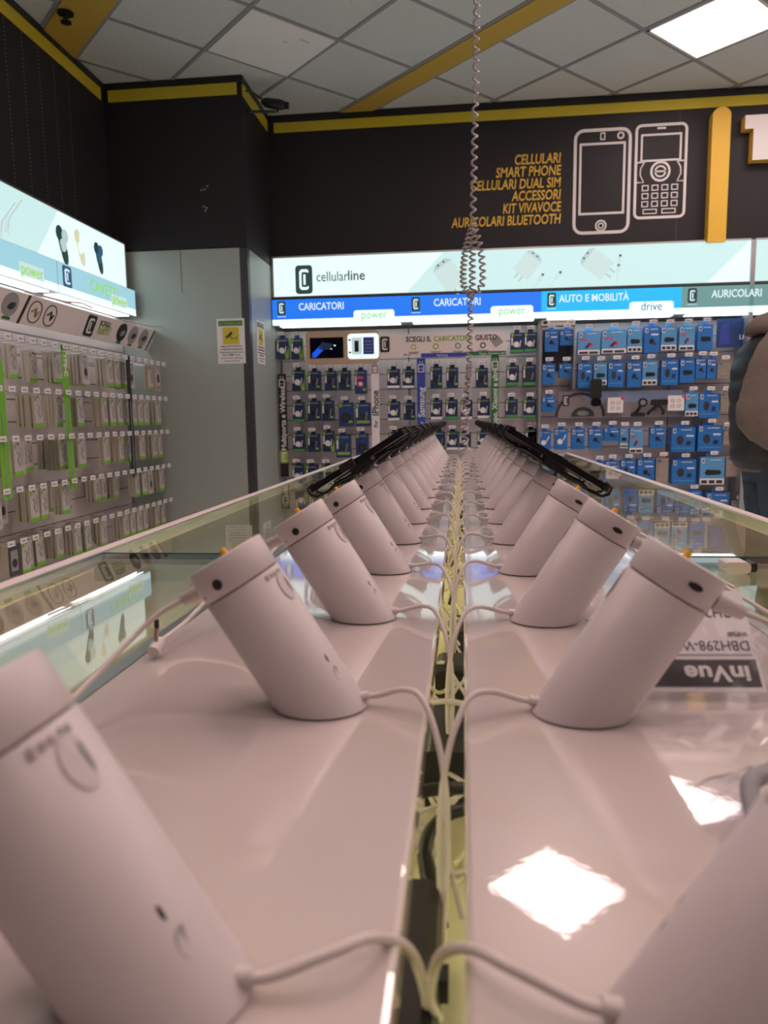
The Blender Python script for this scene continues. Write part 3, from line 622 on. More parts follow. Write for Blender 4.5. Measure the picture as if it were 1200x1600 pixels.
# ------------------------------------------------------------------ strips, panels and screen among the goods
def vstrip(px0, px1, py0, py1, m, word, wpy, tm, label, name='category_strip', small='', icon_=True, size=.075):
    (a, _), (b, _) = BW(px0, (py0 + py1) / 2, 5.71), BW(px1, (py0 + py1) / 2, 5.71); _, z1 = BW((px0 + px1) / 2, py0, 5.71); _, z0 = BW((px0 + px1) / 2, py1, 5.71)
    T = FB(5.71); e = empty(name, ((a + b) / 2, 5.71, z0), label, 'sign strip')
    MB().box(a, b, 5.71, 5.7125, z0, z1, m).box((a + b) / 2 - .01, (a + b) / 2 + .01, 5.7125, SB - .013, z1 - .06, z1 - .055, m_silver).build('strip', e)
    mb = MB(); cx = (a + b) / 2
    if icon_:
        mb.ring(rrect(cx, z1 - .075, .024, .03, .004), rrect(cx, z1 - .075, .018, .024, .002), .001, tm, T, .0012)
        for k in (-.012, .008): mb.rect(cx + k, cx + k + .004, z1 - .045, z1 - .02, .001, tm, T)
        mb.rect(cx - .018, cx + .018, z1 - .080, z1 - .077, .001, tm, T); mb.build('plug_icon', e); mb = MB()
    _, zw = BW(cx, wpy, 5.71); mb.text(word, cx + size * .35, BW(px0, wpy, 5.71)[1], size, .001, tm, T, 'LEFT', .015, rot=PI / 2, sx=.95)
    if small: mb.text(small, cx + .015, BW(px0, wpy, 5.71)[1] - .09, .04, .001, tm, T, 'LEFT', .01, rot=PI / 2)
    mb.build('lettering', e); return e, a, b, z0
e, a, b, z0 = vstrip(436, 449, 584, 745, m_blk, 'Multiporta e Wireless', 704, m_white, 'black vertical strip with white lettering beside the grey column', size=.060)
mb = MB(); logo(mb, (a + b) / 2, z0 + .16, .1, .001, m_lime, m_paper, FB(5.71), .66); mb.build('logo', e)
vstrip(581, 593, 562, 760, m_paper, 'IPhone', 650, m_txt, 'white vertical strip with dark lettering below the charger guide panel', small='For', size=.075)
vstrip(652, 665, 560, 760, m_royal, 'Samsung', 652, m_white, 'royal blue vertical strip with white lettering', small='For', size=.07)
vstrip(767, 779, 555, 760, m_dkgreen, 'Oppo, Xiaomi e altri', 672, m_white, 'dark green vertical strip with white lettering', size=.058)
# charger guide panel
T = FB(5.70); (a, z1), (b, _) = BW(590, 523, 5.70), BW(791, 519, 5.70); _, z0 = BW(690, 556, 5.70)
e = empty('guide_panel', ((a + b) / 2, 5.7, z0), 'white charger guide panel with a blue and green lower edge', 'sign panel')
MB().bbox(a, b, 5.70, 5.712, z0, z1, m_slat).build('panel', e)
mb = MB(); logo(mb, a + .055, z1 - .075, .12, .001, m_blk, m_white, T)
mb.text('SCEGLI IL', a + .22, z1 - .06, .055, .001, m_txt, T, bold=.02, sx=.85); mb.text('CARICATORE', a + .435, z1 - .06, .055, .001, m_lime, T, bold=.02, sx=.85); mb.text('GIUSTO', a + .75, z1 - .06, .055, .001, m_txt, T, bold=.02, sx=.85)
mb.build('heading', e)
for k, (u_, mm) in enumerate(((.26, m_yellow), (.43, m_lime), (.60, m_green), (.79, m_navy2))):
    mb = MB(); u_ += a - .08 + .1; mb.ring(rrect(u_, z1 - .10, .022, .022, .02), rrect(u_, z1 - .10, .014, .014, .012), .001, mm, T); mb.rect(u_ - .04, u_ + .04, z1 - .142, z1 - .138, .001, m_txt, T); mb.rect(u_ - .03, u_ + .03, z1 - .152, z1 - .148, .001, m_txt, T); mb.build('pictogram', e)
mb = MB(); mb.poly([(b - .13, z1 - .05), (b - .06, z1 - .03), (b - .02, z1 - .08), (b - .08, z1 - .12)], .001, m_silver, T); mb.build('charger_picture', e)
mb = MB(); x0 = BW(658, 553, 5.7)[0]; xm = BW(728, 551, 5.7)[0]; mb.rect(x0, xm, z0 - .01, z0 + .022, .0, m_royal, T, .003); mb.rect(xm, b, z0 - .005, z0 + .027, .0, m_dkgreen, T, .003)
mb.text('Samsung', x0 + .12, z0 - .002, .024, .003, m_white, T); mb.text('Oppo, Xiaomi e altri', xm + .1, z0 + .002, .024, .003, m_white, T); mb.text('iPhone', a + .2, z0 + .008, .02, .001, m_txt, T); mb.build('colour_edge', e)
# video screen
T = FB(5.69); (a, z1), (b, _) = BW(477, 518, 5.69), BW(592, 514, 5.69); _, z0 = BW(530, 568, 5.69)
e = empty('video_display', ((a + b) / 2, 5.69, z0), 'beige framed video screen with a bright showcase on its right half', 'screen')
MB().ext(rrect((a + b) / 2, (z0 + z1) / 2, (b - a) / 2, (z1 - z0) / 2, .035), -.04, 0, m_beige, T).build('frame', e)
W_ = b - a; hh = z1 - z0
mb = MB(); mb.rect(a + W_ * .06, a + W_ * .515, z0 + hh * .17, z1 - hh * .2, .0, m_screen, T, .003)
for k in range(3): mb.poly([(a + W_ * .08, z0 + hh * (.2 + k * .05)), (a + W_ * .14, z0 + hh * (.2 + k * .045)), (a + W_ * .24, z0 + hh * (.42 + k * .05)), (a + W_ * .2, z0 + hh * (.46 + k * .05))], .003, m_sglow, T)
mb.poly([(a + W_ * .18, z0 + hh * .45), (a + W_ * .32, z0 + hh * .42), (a + W_ * .38, z0 + hh * .6), (a + W_ * .22, z0 + hh * .66)], .0035, m_navy2, T)
mb.ell(a + W_ * .4, z0 + hh * .55, .008, .006, .003, m_swhite, T); mb.ell(a + W_ * .35, z0 + hh * .45, .006, .005, .003, m_swhite, T); mb.build('screen', e)
mb = MB(); cxs = a + W_ * .785; mb.poly(rrect(cxs, z0 + hh * .51, W_ * .21, hh * .38, .025), .0, m_strip, T, .003); mb.build('lit_showcase', e)
mb = MB(); mb.rect(cxs - .09, cxs - .01, z0 + hh * .26, z0 + hh * .78, .003, m_ssoft2, T); mb.rect(cxs - .068, cxs - .035, z0 + hh * .34, z0 + hh * .68, .0045, m_blk, T); mb.rect(cxs, cxs + .085, z0 + hh * .26, z0 + hh * .78, .003, m_royal, T)
for k in range(4): mb.rect(cxs + .012, cxs + .07, z0 + hh * (.34 + k * .1), z0 + hh * (.36 + k * .1), .0045, m_silver, T)
for k in (.3, .68): mb.rect(cxs - .115, cxs - .095, z0 + hh * k, z0 + hh * (k + .05), .0035, m_txt, T)
mb.build('showcase_contents', e)
# dark framed rack header
T = FB(5.70); (a, z1), (b, _) = BW(846, 495, 5.7), BW(899, 495, 5.7); z1 = min(z1, ZC + .728); _, z0 = BW(870, 608, 5.7)
e = empty('rack_frame', ((a + b) / 2, 5.7, z0), 'narrow dark metal rack frame with a small white header card', 'rack')
MB().box(a, a + .008, 5.70, SB - .013, z0, z1 - .05, m_silver).build('upright', e); MB().box(b - .008, b, 5.70, SB - .013, z0, z1 - .05, m_silver).build('upright', e)
MB().box(a + .008, b - .008, SB - .03, SB - .013, ZC + .36, z1 - .05, m_coldark).build('back_panel', e)
mb = MB(); mb.box(a, b, 5.70, 5.705, z1 - .05, z1, m_slat); mb.rect(a, b, z1 - .055, z1 - .045, .0, m_txt, T); mb.ell(a + .03, z1 - .022, .016, .012, .0, m_txt, T); mb.rect((a + b) / 2 - .06, (a + b) / 2 + .06, z1 - .022, z1 - .012, .0, m_greyp, T); mb.rect(b - .05, b - .015, z1 - .028, z1 - .016, .0, m_greyp, T); mb.build('header_card', e)
# steering wheel panel with sample holders
T = FB(5.80); (a, z1), (b, _) = BW(872, 612, 5.8), BW(1068, 606, 5.8); _, z0 = BW(970, 652, 5.8)
e = empty('sample_display', ((a + b) / 2, 5.8, z0), 'wide sample panel printed with a car steering wheel and windscreen', 'display panel')
MB().bbox(a, b, 5.80, 5.83, z0, z1, mat('panel_mauve_grey', (.27, .24, .25), .4)).box(a + .1, a + .12, 5.83, SB - .013, z0 + .05, z0 + .07, m_silver).box(b - .12, b - .1, 5.83, SB - .013, z0 + .05, z0 + .07, m_silver).build('board', e)
mb = MB(); mb.poly([(a + .24, z0 + .11), (b - .005, z0 + .12), (b - .005, z1 - .005), (a + .15, z1 - .005)], .0, mat('windscreen_print', (.26, .33, .50), .4), T)
R1 = [(a + .17 + .19 * math.cos(t_), z0 + .01 + .185 * math.sin(t_)) for t_ in [PI * i / 14 for i in range(15)]]; R2 = [(a + .17 + .17 * math.cos(t_), z0 + .01 + .165 * math.sin(t_)) for t_ in [PI * i / 14 for i in range(15)]]
for i in range(14): mb.poly([R1[i + 1], R1[i], R2[i], R2[i + 1]][::-1], .0013, m_txt, T)
R1 = [(a + .19 + .09 * math.cos(t_), z0 + .01 + .075 * math.sin(t_)) for t_ in [PI * i / 8 for i in range(9)]]
mb.poly(R1, .0013, m_coldark, T); mb.ell(a + .19, z0 + .035, .045, .02, .0026, m_silver, T)
mb.build('dashboard_print', e)
mb = MB(); logo(mb, a + .06, z1 - .07, .085, .001, m_txt, m_white, T); mb.build('logo', e)
for k, (X0, X1, Y0, Y1) in enumerate(((412, 500, 680, 768), (765, 858, 668, 755))):
    (u0, v1), (u1, v0) = BW(840 + X0 / 3.75, 440 + Y0 / 3.75, 5.74), BW(840 + X1 / 3.75, 440 + Y1 / 3.75, 5.74)
    mb = MB(); TT = FB(5.74); mb.ext(rrect((u0 + u1) / 2, (v0 + v1) / 2, (u1 - u0) / 2, (v1 - v0) / 2, .008), -.055, 0, m_white, TT)
    for i in range(2):
        for j in range(2): mb.ring(rrect(u0 + .035 + i * .045, v0 + .035 + j * .04, .013, .011, .006), rrect(u0 + .035 + i * .045, v0 + .035 + j * .04, .009, .007, .004), .0, m_greyp, TT)
    mb.ell(u1 - .005, v1 - .008, .014, .014, .001, m_pink, TT)
    mb.build('sample_box', label='small white square sample box on the %s of the steering wheel panel' % ('middle' if k == 0 else 'right end'), cat='sample box')
def hold(cx, cz): return BW(cx, cz, 5.74)
x, z = BW(840 + 342 / 3.75, 440 + 645 / 3.75, 5.70)
e = empty('phone_holder', (x, 5.7, z), 'tall black car phone holder at the left of the steering wheel panel', 'phone holder')
MB().ext(rrect(x, z + .02, .042, .075, .018), -.02, 0, m_blk, FB(5.69)).build('cradle', e); MB().ext(rrect(x, z - .08, .038, .03, .028), -.03, 0.01, m_blkg, FB(5.69)).build('base', e); MB().cyl((x, 5.71, z), (x, 5.80, z), .014, m_blk).build('arm', e)
x, z = BW(840 + 605 / 3.75, 440 + 740 / 3.75, 5.72)
e = empty('phone_holder', (x, 5.72, z), 'small round black car phone mount in the middle of the steering wheel panel', 'phone holder')
MB().cyl((x + .01, 5.70, z + .04), (x + .01, 5.72, z + .04), .034, m_blk, n=20).build('head', e); MB().cyl((x + .01, 5.699, z + .04), (x + .01, 5.6985, z + .04), .02, m_silver, n=16).build('magnet', e)
MB().tube([(x + .01, 5.72, z + .04), (x - .01, 5.74, z - .01), (x - .03, 5.76, z - .04), (x - .03, 5.80, z - .04)], .013, m_blk).build('arm', e)
MB().ext(rrect(x - .01, z - .05, .05, .014, .008), -.03, 0, m_blk, FB(5.75)).build('base', e)
x, z = BW(840 + 705 / 3.75, 440 + 735 / 3.75, 5.72)
e = empty('phone_holder', (x, 5.72, z), 'wide black car phone clamp with spread feet on the steering wheel panel', 'phone holder')
MB().ext(rrect(x + .01, z + .035, .06, .022, .008), -.03, 0, m_blk, FB(5.71)).build('clamp', e)
for s_ in (-1, 1): MB().tube([(x, 5.73, z + .02), (x + s_ * .05, 5.74, z - .03), (x + s_ * .055, 5.79, z - .05)], .01, m_blk).build('foot', e)
MB().cyl((x, 5.73, z + .02), (x, 5.80, z + .0), .014, m_blk).build('arm', e)
# blue earphone poster
T = FB(5.74); (a, z1), (b, _) = BW(1121, 498, 5.74), BW(1188, 494, 5.74); _, z0 = BW(1140, 543, 5.74)
mb = MB(); mb.box(a, b, 5.742, 5.75, z0, z1, m_navy2); mb.box((a + b) / 2 - .02, (a + b) / 2 + .02, 5.75, SB - .013, z0 + .1, z0 + .11, m_silver)
mb.poly([(a + .02, z0 + .02), (a + .1, z0 + .03), (a + .08, z1 - .03), (a + .03, z1 - .05)], -.002, m_royal, T)
for s_ in (0, .045): mb.ell(a + .215 + s_, z1 - .055 + s_ * .3, .02, .026, -.002, m_white, T); mb.rect(a + .205 + s_ - .004, a + .205 + s_ + .008, z1 - .12 + s_ * .3, z1 - .05, -.002, m_white, T)
mb.text('LIBERTY', a + .16, z0 + .06, .045, -.002, m_white, T, bold=.02)
mb.build('wall_poster', label='dark blue earphone poster with white lettering beside the person', cat='poster')
# display continues behind the person
for r_ in range(3):
    for k in range(5):
        X = 2.15 + k * .19; z_ = ZC + .46 - r_ * .26
        wall_box(X, X + .13, z_, z_ + .19, ('tn', 'bl', 'ndr')[(k + r_) % 3], 'packaged accessory hanging past the person, %s in the %s row' % (ORD[k], ORD[r_]), 'boxed goods past the person')
        put_hook(X + .065, SB - .014, z_ + .19 + .024, 0, 'wire hook past the person, %s in the %s row' % (ORD[k], ORD[r_]), 'hooks past the person')

# ------------------------------------------------------------------ left wall display
yl0, yl1 = 2.45, 5.0
XB = -2.33; TL = FL(XB)
za0, za1 = ZC + .915, ZC + 1.185
_, za1 = LW(100, 334.5, XB); _, za0 = LW(100, 412, XB)
e = empty('light_box', (XB, 4, za0), 'white backlit sign with earbud pictures on the left wall', 'illuminated sign')
MB().box(XL + .001, XB - .003, yl0, yl1 - .02, za0 - .012, za1 + .01, m_silver).build('housing', e)
MB().box(XB - .003, XB + .006, yl0, yl1 - .02, za1, za1 + .01, m_metal).box(XB - .003, XB + .006, yl0, yl1 - .02, za0 - .014, za0, m_coldark).box(XB - .003, XB + .005, yl1 - .024, yl1 - .014, za0, za1, m_metal).build('edge_rail', e)
mb = MB(); mb.quad([(yl0, za0, 0), (yl1 - .02, za0, 0), (yl1 - .02, za1, 0), (yl0, za1, 0)], m_box_top2, TL); mb.build('diffuser', e)
(ya, _), (yb, _) = LW(58, 392, XB), LW(90, 335, XB); mb = MB(); mb.poly([(yl0 + .001, za0 + .002), (ya, za0 + .002), (yb, za1 - .002), (yl0 + .001, za1 - .002)], .0003, m_box_top, TL, .0006); tf = mb.build('tinted_field', e)
def bud(px, py, s_, mm, m2):
    y, z = LW(px, py, XB); mb = MB(); mb.ell(y, z - .03 * s_, .028 * s_, .06 * s_, .001, mm, TL, rot=.25); mb.ell(y - .035 * s_, z + .05 * s_, .03 * s_, .035 * s_, .001, mm, TL); mb.ell(y + .01 * s_, z + .045 * s_, .028 * s_, .032 * s_, .0015, m2, TL)
    mb.ell(y - .01 * s_, z + .0 * s_, .03 * s_, .03 * s_, .002, m2, TL); mb.poly([(y - .06 * s_, z + .05 * s_), (y - .045 * s_, z + .045 * s_), (y - .02 * s_, z - .03 * s_), (y - .035 * s_, z - .03 * s_)], .002, mm, TL); mb.build('earbud_picture', e)
bud(100, 384, 1.25, m_sdark, m_ssoft2); bud(127, 388, 1.2, m_scream, m_box_top2); bud(156, 404, 1.1, m_sdark, m_snavy)
for (px, py) in ((3, 345), (14, 340)):
    y, z = LW(px, py, XB); mb = MB(); mb.tube([(XB + .001, y - .02, z - .06), (XB + .001, y + .0, z + .0), (XB + .001, y + .12, z + .12)], .005, m_ssoft2, n=5); mb.poly([(y - .06, z - .08), (y - .01, z - .09), (y + .0, z - .0), (y - .03, z + .0)], .001, m_ssoft, TL); mb.build('cable_picture', e)
XS = -2.28; T2 = FL(XS); _, zb1 = LW(150, 431, XS); _, zb0 = LW(150, 475, XS); yend = 5.0
ys = [2.45, LW(92, 460, XS)[0], yend]
for i in range(2):
    y0, y1 = ys[i], ys[i + 1]
    e = empty('category_sign', (XS, (y0 + y1) / 2, zb0), 'pale blue backlit sign with green CAVETTI lettering, %s' % ('at the left edge of the picture' if i == 0 else 'next to the grey column'), 'illuminated sign')
    MB().box(XL + .001, XS - .002, y0, y1, zb0, zb1, m_silver).build('housing', e)
    MB().box(XS - .12, XS - .03, y0 + .05, y1 - .05, zb0 - .004, zb0 - .0005, m_under).build('under_light', e)
    mb = MB(); mb.quad([(y0 + .003, zb0 + .045, 0), (y1 - .003, zb0 + .045, 0), (y1 - .003, zb1, 0), (y0 + .003, zb1, 0)], m_spale, T2); fld = mb.build('colour_field', e)
    mb = MB(); mb.quad([(y0 + .003, zb0, 0), (y1 - .003, zb0, 0), (y1 - .003, zb0 + .045, 0), (y0 + .003, zb0 + .045, 0)], m_strip, T2)
    mb.rect(y1 - .36, y1 - .14, zb0 + .03, zb0 + .1, .0006, m_ssoft, T2, .0006); wb = mb.build('white_band', e)
    if i == 1: mb = MB(); logo(mb, y0 + .10, zb1 - .07, .12, .0012, m_snavy, m_swhite, T2, .8); mb.build('logo', e)
    mb = MB(); mb.text('CAVETTI', (y0 + .36) if i else y1 - .95, zb1 - .10, .1, .001, m_sgreen, T2, sx=.95, t=.001); mb.build('category_word', fld)
    mb = MB(); mb.text('power', y1 - .25, zb0 + .04, .085, .002, m_sgreen, T2, 'CENTER', sx=.9, t=.001); mb.build('range_word', wb)
# white header board, leaning out at the top
tilt = math.atan2(-.065, .175)
_, zh1 = LW(120, 482, -2.17); _, zh0 = LW(120, 525, -2.235)
def TH(y_off=0): return frame((-2.235, 0, zh0), (0, 1, 0), Vector((.065, 0, zh1 - zh0)).normalized())
hl = math.hypot(.065, zh1 - zh0); TT = TH()
hy = [2.6, LW(130, 500, -2.2)[0] - .02, 5.04]
for i in range(2):
    y0, y1 = hy[i], hy[i + 1]
    e = empty('header_board', (-2.2, (y0 + y1) / 2, zh0), 'white cable guide board with round pictures, %s' % ('at the left edge of the picture' if i == 0 else 'next to the grey column'), 'sign panel')
    mb = MB(); mb.ext([(y0 + .003, 0), (y1 - .003, 0), (y1 - .003, hl), (y0 + .003, hl)], -.01, 0, m_slat, TT); mb.box(XL + .02, -2.26, (y0 + y1) / 2 - .02, (y0 + y1) / 2, zh0 + .06, zh0 + .08, m_silver); mb.build('board', e)
    mb = MB(); logo(mb, y0 + .10, hl * .5, .13, .001, m_blk, m_white, TT, .8); mb.rect(y0 + .06, y0 + .14, .02, .024, .001, m_txt, TT); mb.build('logo', e)
    mb = MB()
    for k, (t_, mm) in enumerate((('SCEGLI', m_txt), ('IL CAVO', m_lime), ('GIUSTO', m_lime))): mb.text(t_, y0 + .20, hl * (.62 - k * .17), .045, .001, mm, TT, bold=.015, sx=.9)
    mb.build('heading', e)
    for k in range(3):
        cy = y0 + .50 + k * .16; mb = MB(); mb.ell(cy, hl * .55, .062, .062, .001, (m_blk, m_greyp, m_greyp)[k], TT, 20); mb.ell(cy + .01, hl * .52, .03, .018, .0025, m_txt if k else m_silver, TT, rot=.4); mb.rect(cy - .03, cy + .03, .008, .022, .001, m_dkgreen, TT); mb.build('cable_photo', e)
    mb = MB(); mb.poly([(y0 + .91, .0), (y0 + .93, 0), (y0 + .96, hl), (y0 + .94, hl)], .001, m_blk, TT); mb.build('divider', e)
    for k in range(2):
        cy = y0 + 1.03 + k * .14; mb = MB(); mb.ring(rrect(cy, hl * .5, .055, .06, .05, 5), rrect(cy, hl * .5, .049, .054, .044, 5), .001, m_txt, TT)
        mb.tube([TT @ Vector((cy - .03, hl * .5, .003)), TT @ Vector((cy, hl * .65, .003)), TT @ Vector((cy + .01, hl * .35, .003)), TT @ Vector((cy + .03, hl * .55, .003))], .005, m_tan if k == 0 else m_txt, n=5); mb.build('cable_drawing', e)
# cables trailing along the top of the header board
for k, ya in enumerate((3.85, 4.9)):
    MB().tube([(-2.17, ya - .35, zh1 + .012), (-2.15, ya, zh1 + .014), (-2.14, ya + .15, zh1 + .03), (-2.15, ya + .28, zh1 + .022)], .005, m_cable).build('loose_wire', label='thin white wire lying on the guide board, %s' % ('below the round logo sign' if k == 0 else 'at the column end'), cat='wire')
# slat board behind the packs
XSL = -2.42
e = empty('slat_board', (XSL, 3.8, 0), 'pale slat board covering the left wall beside the column', 'wall shelving')
mb = MB(); mb.box(XL + .001, XSL, yl0, 5.04, .12, zb0 - .004, m_slot); z = zb0 - .006
m_slat2 = mat('pale_slat_board', (.70, .63, .62), .5)
while z > .3: mb.box(XSL, XSL + .010, yl0 + .002, 5.038, z - .117, z - .003, m_slat2); z -= .12
mb.build('slats', e)
MB().box(XSL + .011, XSL + .30, yl0, 5.03, 0, .30, m_slat2).build('plinth', e)
# cable packs: thin hanging cards
def cable_pack(w_, h_, t_, m_front, style):
    mb = MB(); mb.box(-w_ / 2, w_ / 2, -t_, 0, -h_, 0, m_edge if style != 2 else m_edge2)   # front faces -y
    T = FB(-t_)
    mb.rect(-w_ / 2, w_ / 2, -h_, 0, .0, m_front, T, .0008)
    mb.rect(-w_ * .1, w_ * .1, -.016, -.008, .0008, m_txt, T, .0005)
    if style == 0 or style == 2:
        mb.rect(-w_ / 2, w_ / 2, -h_, -h_ * .87, .001, m_leaf, T, .0006); mb.rect(-w_ * .42, -w_ * .22, -.034, -.012, .001, m_leaf, T, .0006)
        mb.tube([(-w_ * .15, -t_ - .002, -h_ * .3), (w_ * .1, -t_ - .002, -h_ * .4), (-w_ * .1, -t_ - .002, -h_ * .55), (w_ * .12, -t_ - .002, -h_ * .72)], .004, m_greyp, n=5)
        mb.rect(w_ * .25, w_ * .38, -h_ * .7, -h_ * .2, .001, m_greyp, T, .0006)
    elif style == 1:
        mb.rect(-w_ * .3, w_ * .3, -h_ * .85, -h_ * .2, .001, m_greyp, T, .0006); mb.ell(0, -h_ * .6, w_ * .22, h_ * .14, .0018, m_txt, T)
    else:
        mb.rect(-w_ * .4, w_ * .4, -h_ * .96, -h_ * .8, .001, m_tan, T, .0006); mb.ell(0, -h_ * .5, w_ * .25, h_ * .18, .001, m_blk, T)
    return mb.build('cable_pack', loc=Vector((0, 0, 0)))
WPK, HPK = .068, .165
m_pf = mat('pack_front_white', (.50, .46, .45), .4); m_pf2 = mat('pack_front_dark', (.05, .05, .055), .4)
protos = [cable_pack(WPK, HPK, .0145, m_pf, 0), cable_pack(WPK, HPK, .0145, m_pf, 1), cable_pack(WPK, HPK, .016, m_pf, 2), cable_pack(WPK + .02, HPK - .01, .018, m_pf2, 1), cable_pack(WPK + .01, HPK, .02, m_pf, 3)]
used = [False] * 5
rows_z = [.375, .135, -.095, -.335, -.580]
rown = ['top row', 'second row', 'third row', 'fourth row', 'lowest row']
count = 0
for r_, rz_ in enumerate(rows_z):
    k = 0; y = 4.97
    while y > 3.02:
        zz = ZC + rz_ + .02
        put_hook(-2.42 + .085 + .0, y, zz, PI / 2, 'wire hook with price ticket on the left wall, %s from the column in the %s' % (ORD[k], rown[r_]), 'hooks on the left wall') if False else None
        hk = put_hook(-2.30, y, zz, PI / 2, 'left wall hook with ticket, %s from the column, %s' % (ORD[k], rown[r_]), 'hooks on the left wall')
        n = rnd.choice([0, 2, 3, 4, 4, 4, 5]) if not (r_ == 0 and 3.5 < y < 3.62) else 0
        if count + n > 292: n = max(0, min(n, 292 - count))
        kind = rnd.choice([0, 0, 0, 0, 0, 2, 2, 1])
        if k == 0: kind, n = (4, 2) if r_ == 0 else (0, 3)
        if r_ == 3 and k == 1: kind, n = 3, 2
        if r_ == 4 and y < 3.3: kind, n = 3, 3
        gap = rnd.uniform(.017, .023); off = rnd.choice([0, 0, 0, .05, .10, .13]) if k and n < 5 else 0; kk = min(n, 3) if off > .09 else n; n = kk
        for j in range(n):
            o = protos[kind] if not used[kind] else copy_tree(protos[kind]); used[kind] = True
            o.location = (-2.155 - off - rnd.uniform(0, .004) - j * gap, y, zz - .006 - rnd.uniform(0, .003)); o.rotation_euler = (rnd.uniform(-.03, .03), 0, PI / 2 + rnd.uniform(-.06, .06))
            pos = 'front' if j == 0 else ORD[j] + ' from the front'
            desc = ('white and green cable pack', 'white cable pack with grey photo', 'white and green thick cable pack', 'dark cable pack', 'white and orange adapter pack')[kind]
            o['label'] = '%s, %s, %s hook from column, %s' % (desc, pos, ORD[k], rown[r_]); o['category'] = 'cable pack'; o['group'] = 'cable packs on the left wall'
            count += 1
        y -= .098; k += 1
# coloured divider blades in front of the packs
def blade(px0, py0, px1, py1, w_, m, word, label):
    (ya, z1), (yb, z0) = LW(px0, py0, -2.10), LW(px1, py1, -2.10); yc = (ya + yb) / 2
    e = empty('divider_blade', (-2.10, yc, z0), label, 'sign strip')
    T = FL(-2.10); mb = MB(); mb.box(-2.103, -2.10, yc - w_ / 2, yc + w_ / 2, z0, z1, m); mb.box(-2.103, -2.098, yc - .004, yc + .004, z0, z0 + (z1 - z0) * .62, m_silver); mb.box(-2.42, -2.103, yc - .003, yc + .003, z1 - .05, z1 - .04, m_silver); mb.build('blade', e)
    if not word: return
    mb = MB(); mb.text(word, yc - .012, z1 - .02, .045, .001, m_paper, T, 'LEFT', .02, rot=-PI / 2); mb.build('lettering', e)
blade(92, 537, 122, 765, .055, m_leaf, 'TYPE-C', 'green divider blade with white lettering in the middle of the cable packs')
blade(197, 555, 213, 745, .05, m_blk, '', 'black divider blade among the cable packs near the column')
blade(-6, 560, 15, 780, .07, m_leaf, '', 'green divider blade at the left edge of the picture')
blade(-70, 590, -50, 780, .07, m_blk, '', 'black divider blade outside the left edge of the picture')

# ------------------------------------------------------------------ display counter
ZT = ZC - .17; YE = 3.47; Y0 = -.55
m_gedge = mat('dark_green_glass_edge', (.01, .045, .035), .2)
m_rail = mat('pink_white_rail', (.72, .60, .585), .35)
ctr = empty('display_counter', (0, (Y0 + YE) / 2, 0), 'long white display counter with glass sides and a cable slot down the middle', 'counter')
MB().bbox(-.235, -.0205, Y0, YE, ZT - .022, ZT, m_lam, b=.0015).build('laminate_top', ctr)
MB().bbox(.001, .235, Y0, YE, ZT - .022, ZT, m_lam, b=.0015).build('laminate_top', ctr)
ymods = [Y0, .90, 2.35, YE]
for s_ in (-1, 1):
    for i in range(3):
        a, b = ymods[i] + (.004 if i else 0), ymods[i + 1] - (.004 if i < 2 else 0)
        x0, x1 = sorted((s_ * .247, s_ * .478)); MB().box(x0, x1, a, b, ZT - .009, ZT - .001, m_glass).build('glass_top', ctr)
        x0, x1 = sorted((s_ * .4965, s_ * .500)); MB().box(x0, x1, a, b, ZT - .30, ZT - .024, m_glass).build('glass_front', ctr)
    x0, x1 = sorted((s_ * .478, s_ * .500)); MB().bbox(x0, x1, Y0, YE, ZT - .022, ZT + .001, m_rail, b=.003).build('outer_rail', ctr)
    x0, x1 = sorted((s_ * .474, s_ * .478)); MB().box(x0, x1, Y0, YE, ZT - .016, ZT + .0005, m_metal).build('glass_edge_trim', ctr)
    x0, x1 = sorted((s_ * .2355, s_ * .247)); MB().box(x0, x1, Y0, YE, ZT - .02, ZT - .0005, m_metal).build('glass_edge_trim', ctr)
    for i in (1, 2):
        x0, x1 = sorted((s_ * .248, s_ * .477)); MB().box(x0, x1, ymods[i] + .0022, ymods[i] + .0042, ZT - .0092, ZT - .0008, m_gedge).build('pane_edge', ctr); MB().box(x0, x1, ymods[i] - .0002, ymods[i] + .0018, ZT - .0092, ZT - .0008, m_gedge).build('pane_edge', ctr)
        MB().box(x0, x1, ymods[i] - .022, ymods[i] + .014, ZT - .034, ZT - .011, m_silver).build('cross_bar', ctr)
    # case: inner walls and floor
    x0, x1 = sorted((s_ * .205, s_ * .215)); MB().box(x0, x1, Y0, YE, ZT - .30, ZT - .022, m_inner).build('inner_wall', ctr)
    x0, x1 = sorted((s_ * .215, s_ * .50)); MB().box(x0, x1, Y0, YE, ZT - .32, ZT - .301, m_inner).build('case_floor', ctr)
    x0, x1 = sorted((s_ * .248, s_ * .478)); MB().box(x0, x1, YE - .02, YE, ZT - .30, ZT - .024, m_inner).build('end_wall', ctr)
    x0, x1 = sorted((s_ * .02, s_ * .50)); MB().box(x0, x1, Y0 + .02, YE - .01, .08, ZT - .321, m_offwhite).build('base_cabinet', ctr)
    x0, x1 = sorted((s_ * .02, s_ * .46)); MB().box(x0, x1, Y0 + .04, YE - .04, 0, .08, m_coldark).build('plinth', ctr)
m_led2 = mat('slot_led_strip', (.8, .8, .7), .5, emit=(1.0, .94, .62), es=18.0)
m_led = mat('led_strip', (.8, .8, .7), .5, emit=(1.0, .95, .70), es=52.0)
for s_ in (-1, 1):
    x0, x1 = sorted((s_ * .222, s_ * .232)); MB().box(x0, x1, Y0 + .05, YE - .05, ZT - .025, ZT - .0222, m_led).build('led_strip', ctr)
    x0, x1 = sorted((s_ * .13, s_ * .133)); MB().box(x0, x1, Y0 + .05, YE - .05, ZT - .025, ZT - .0222, m_led2).build('led_strip', ctr)
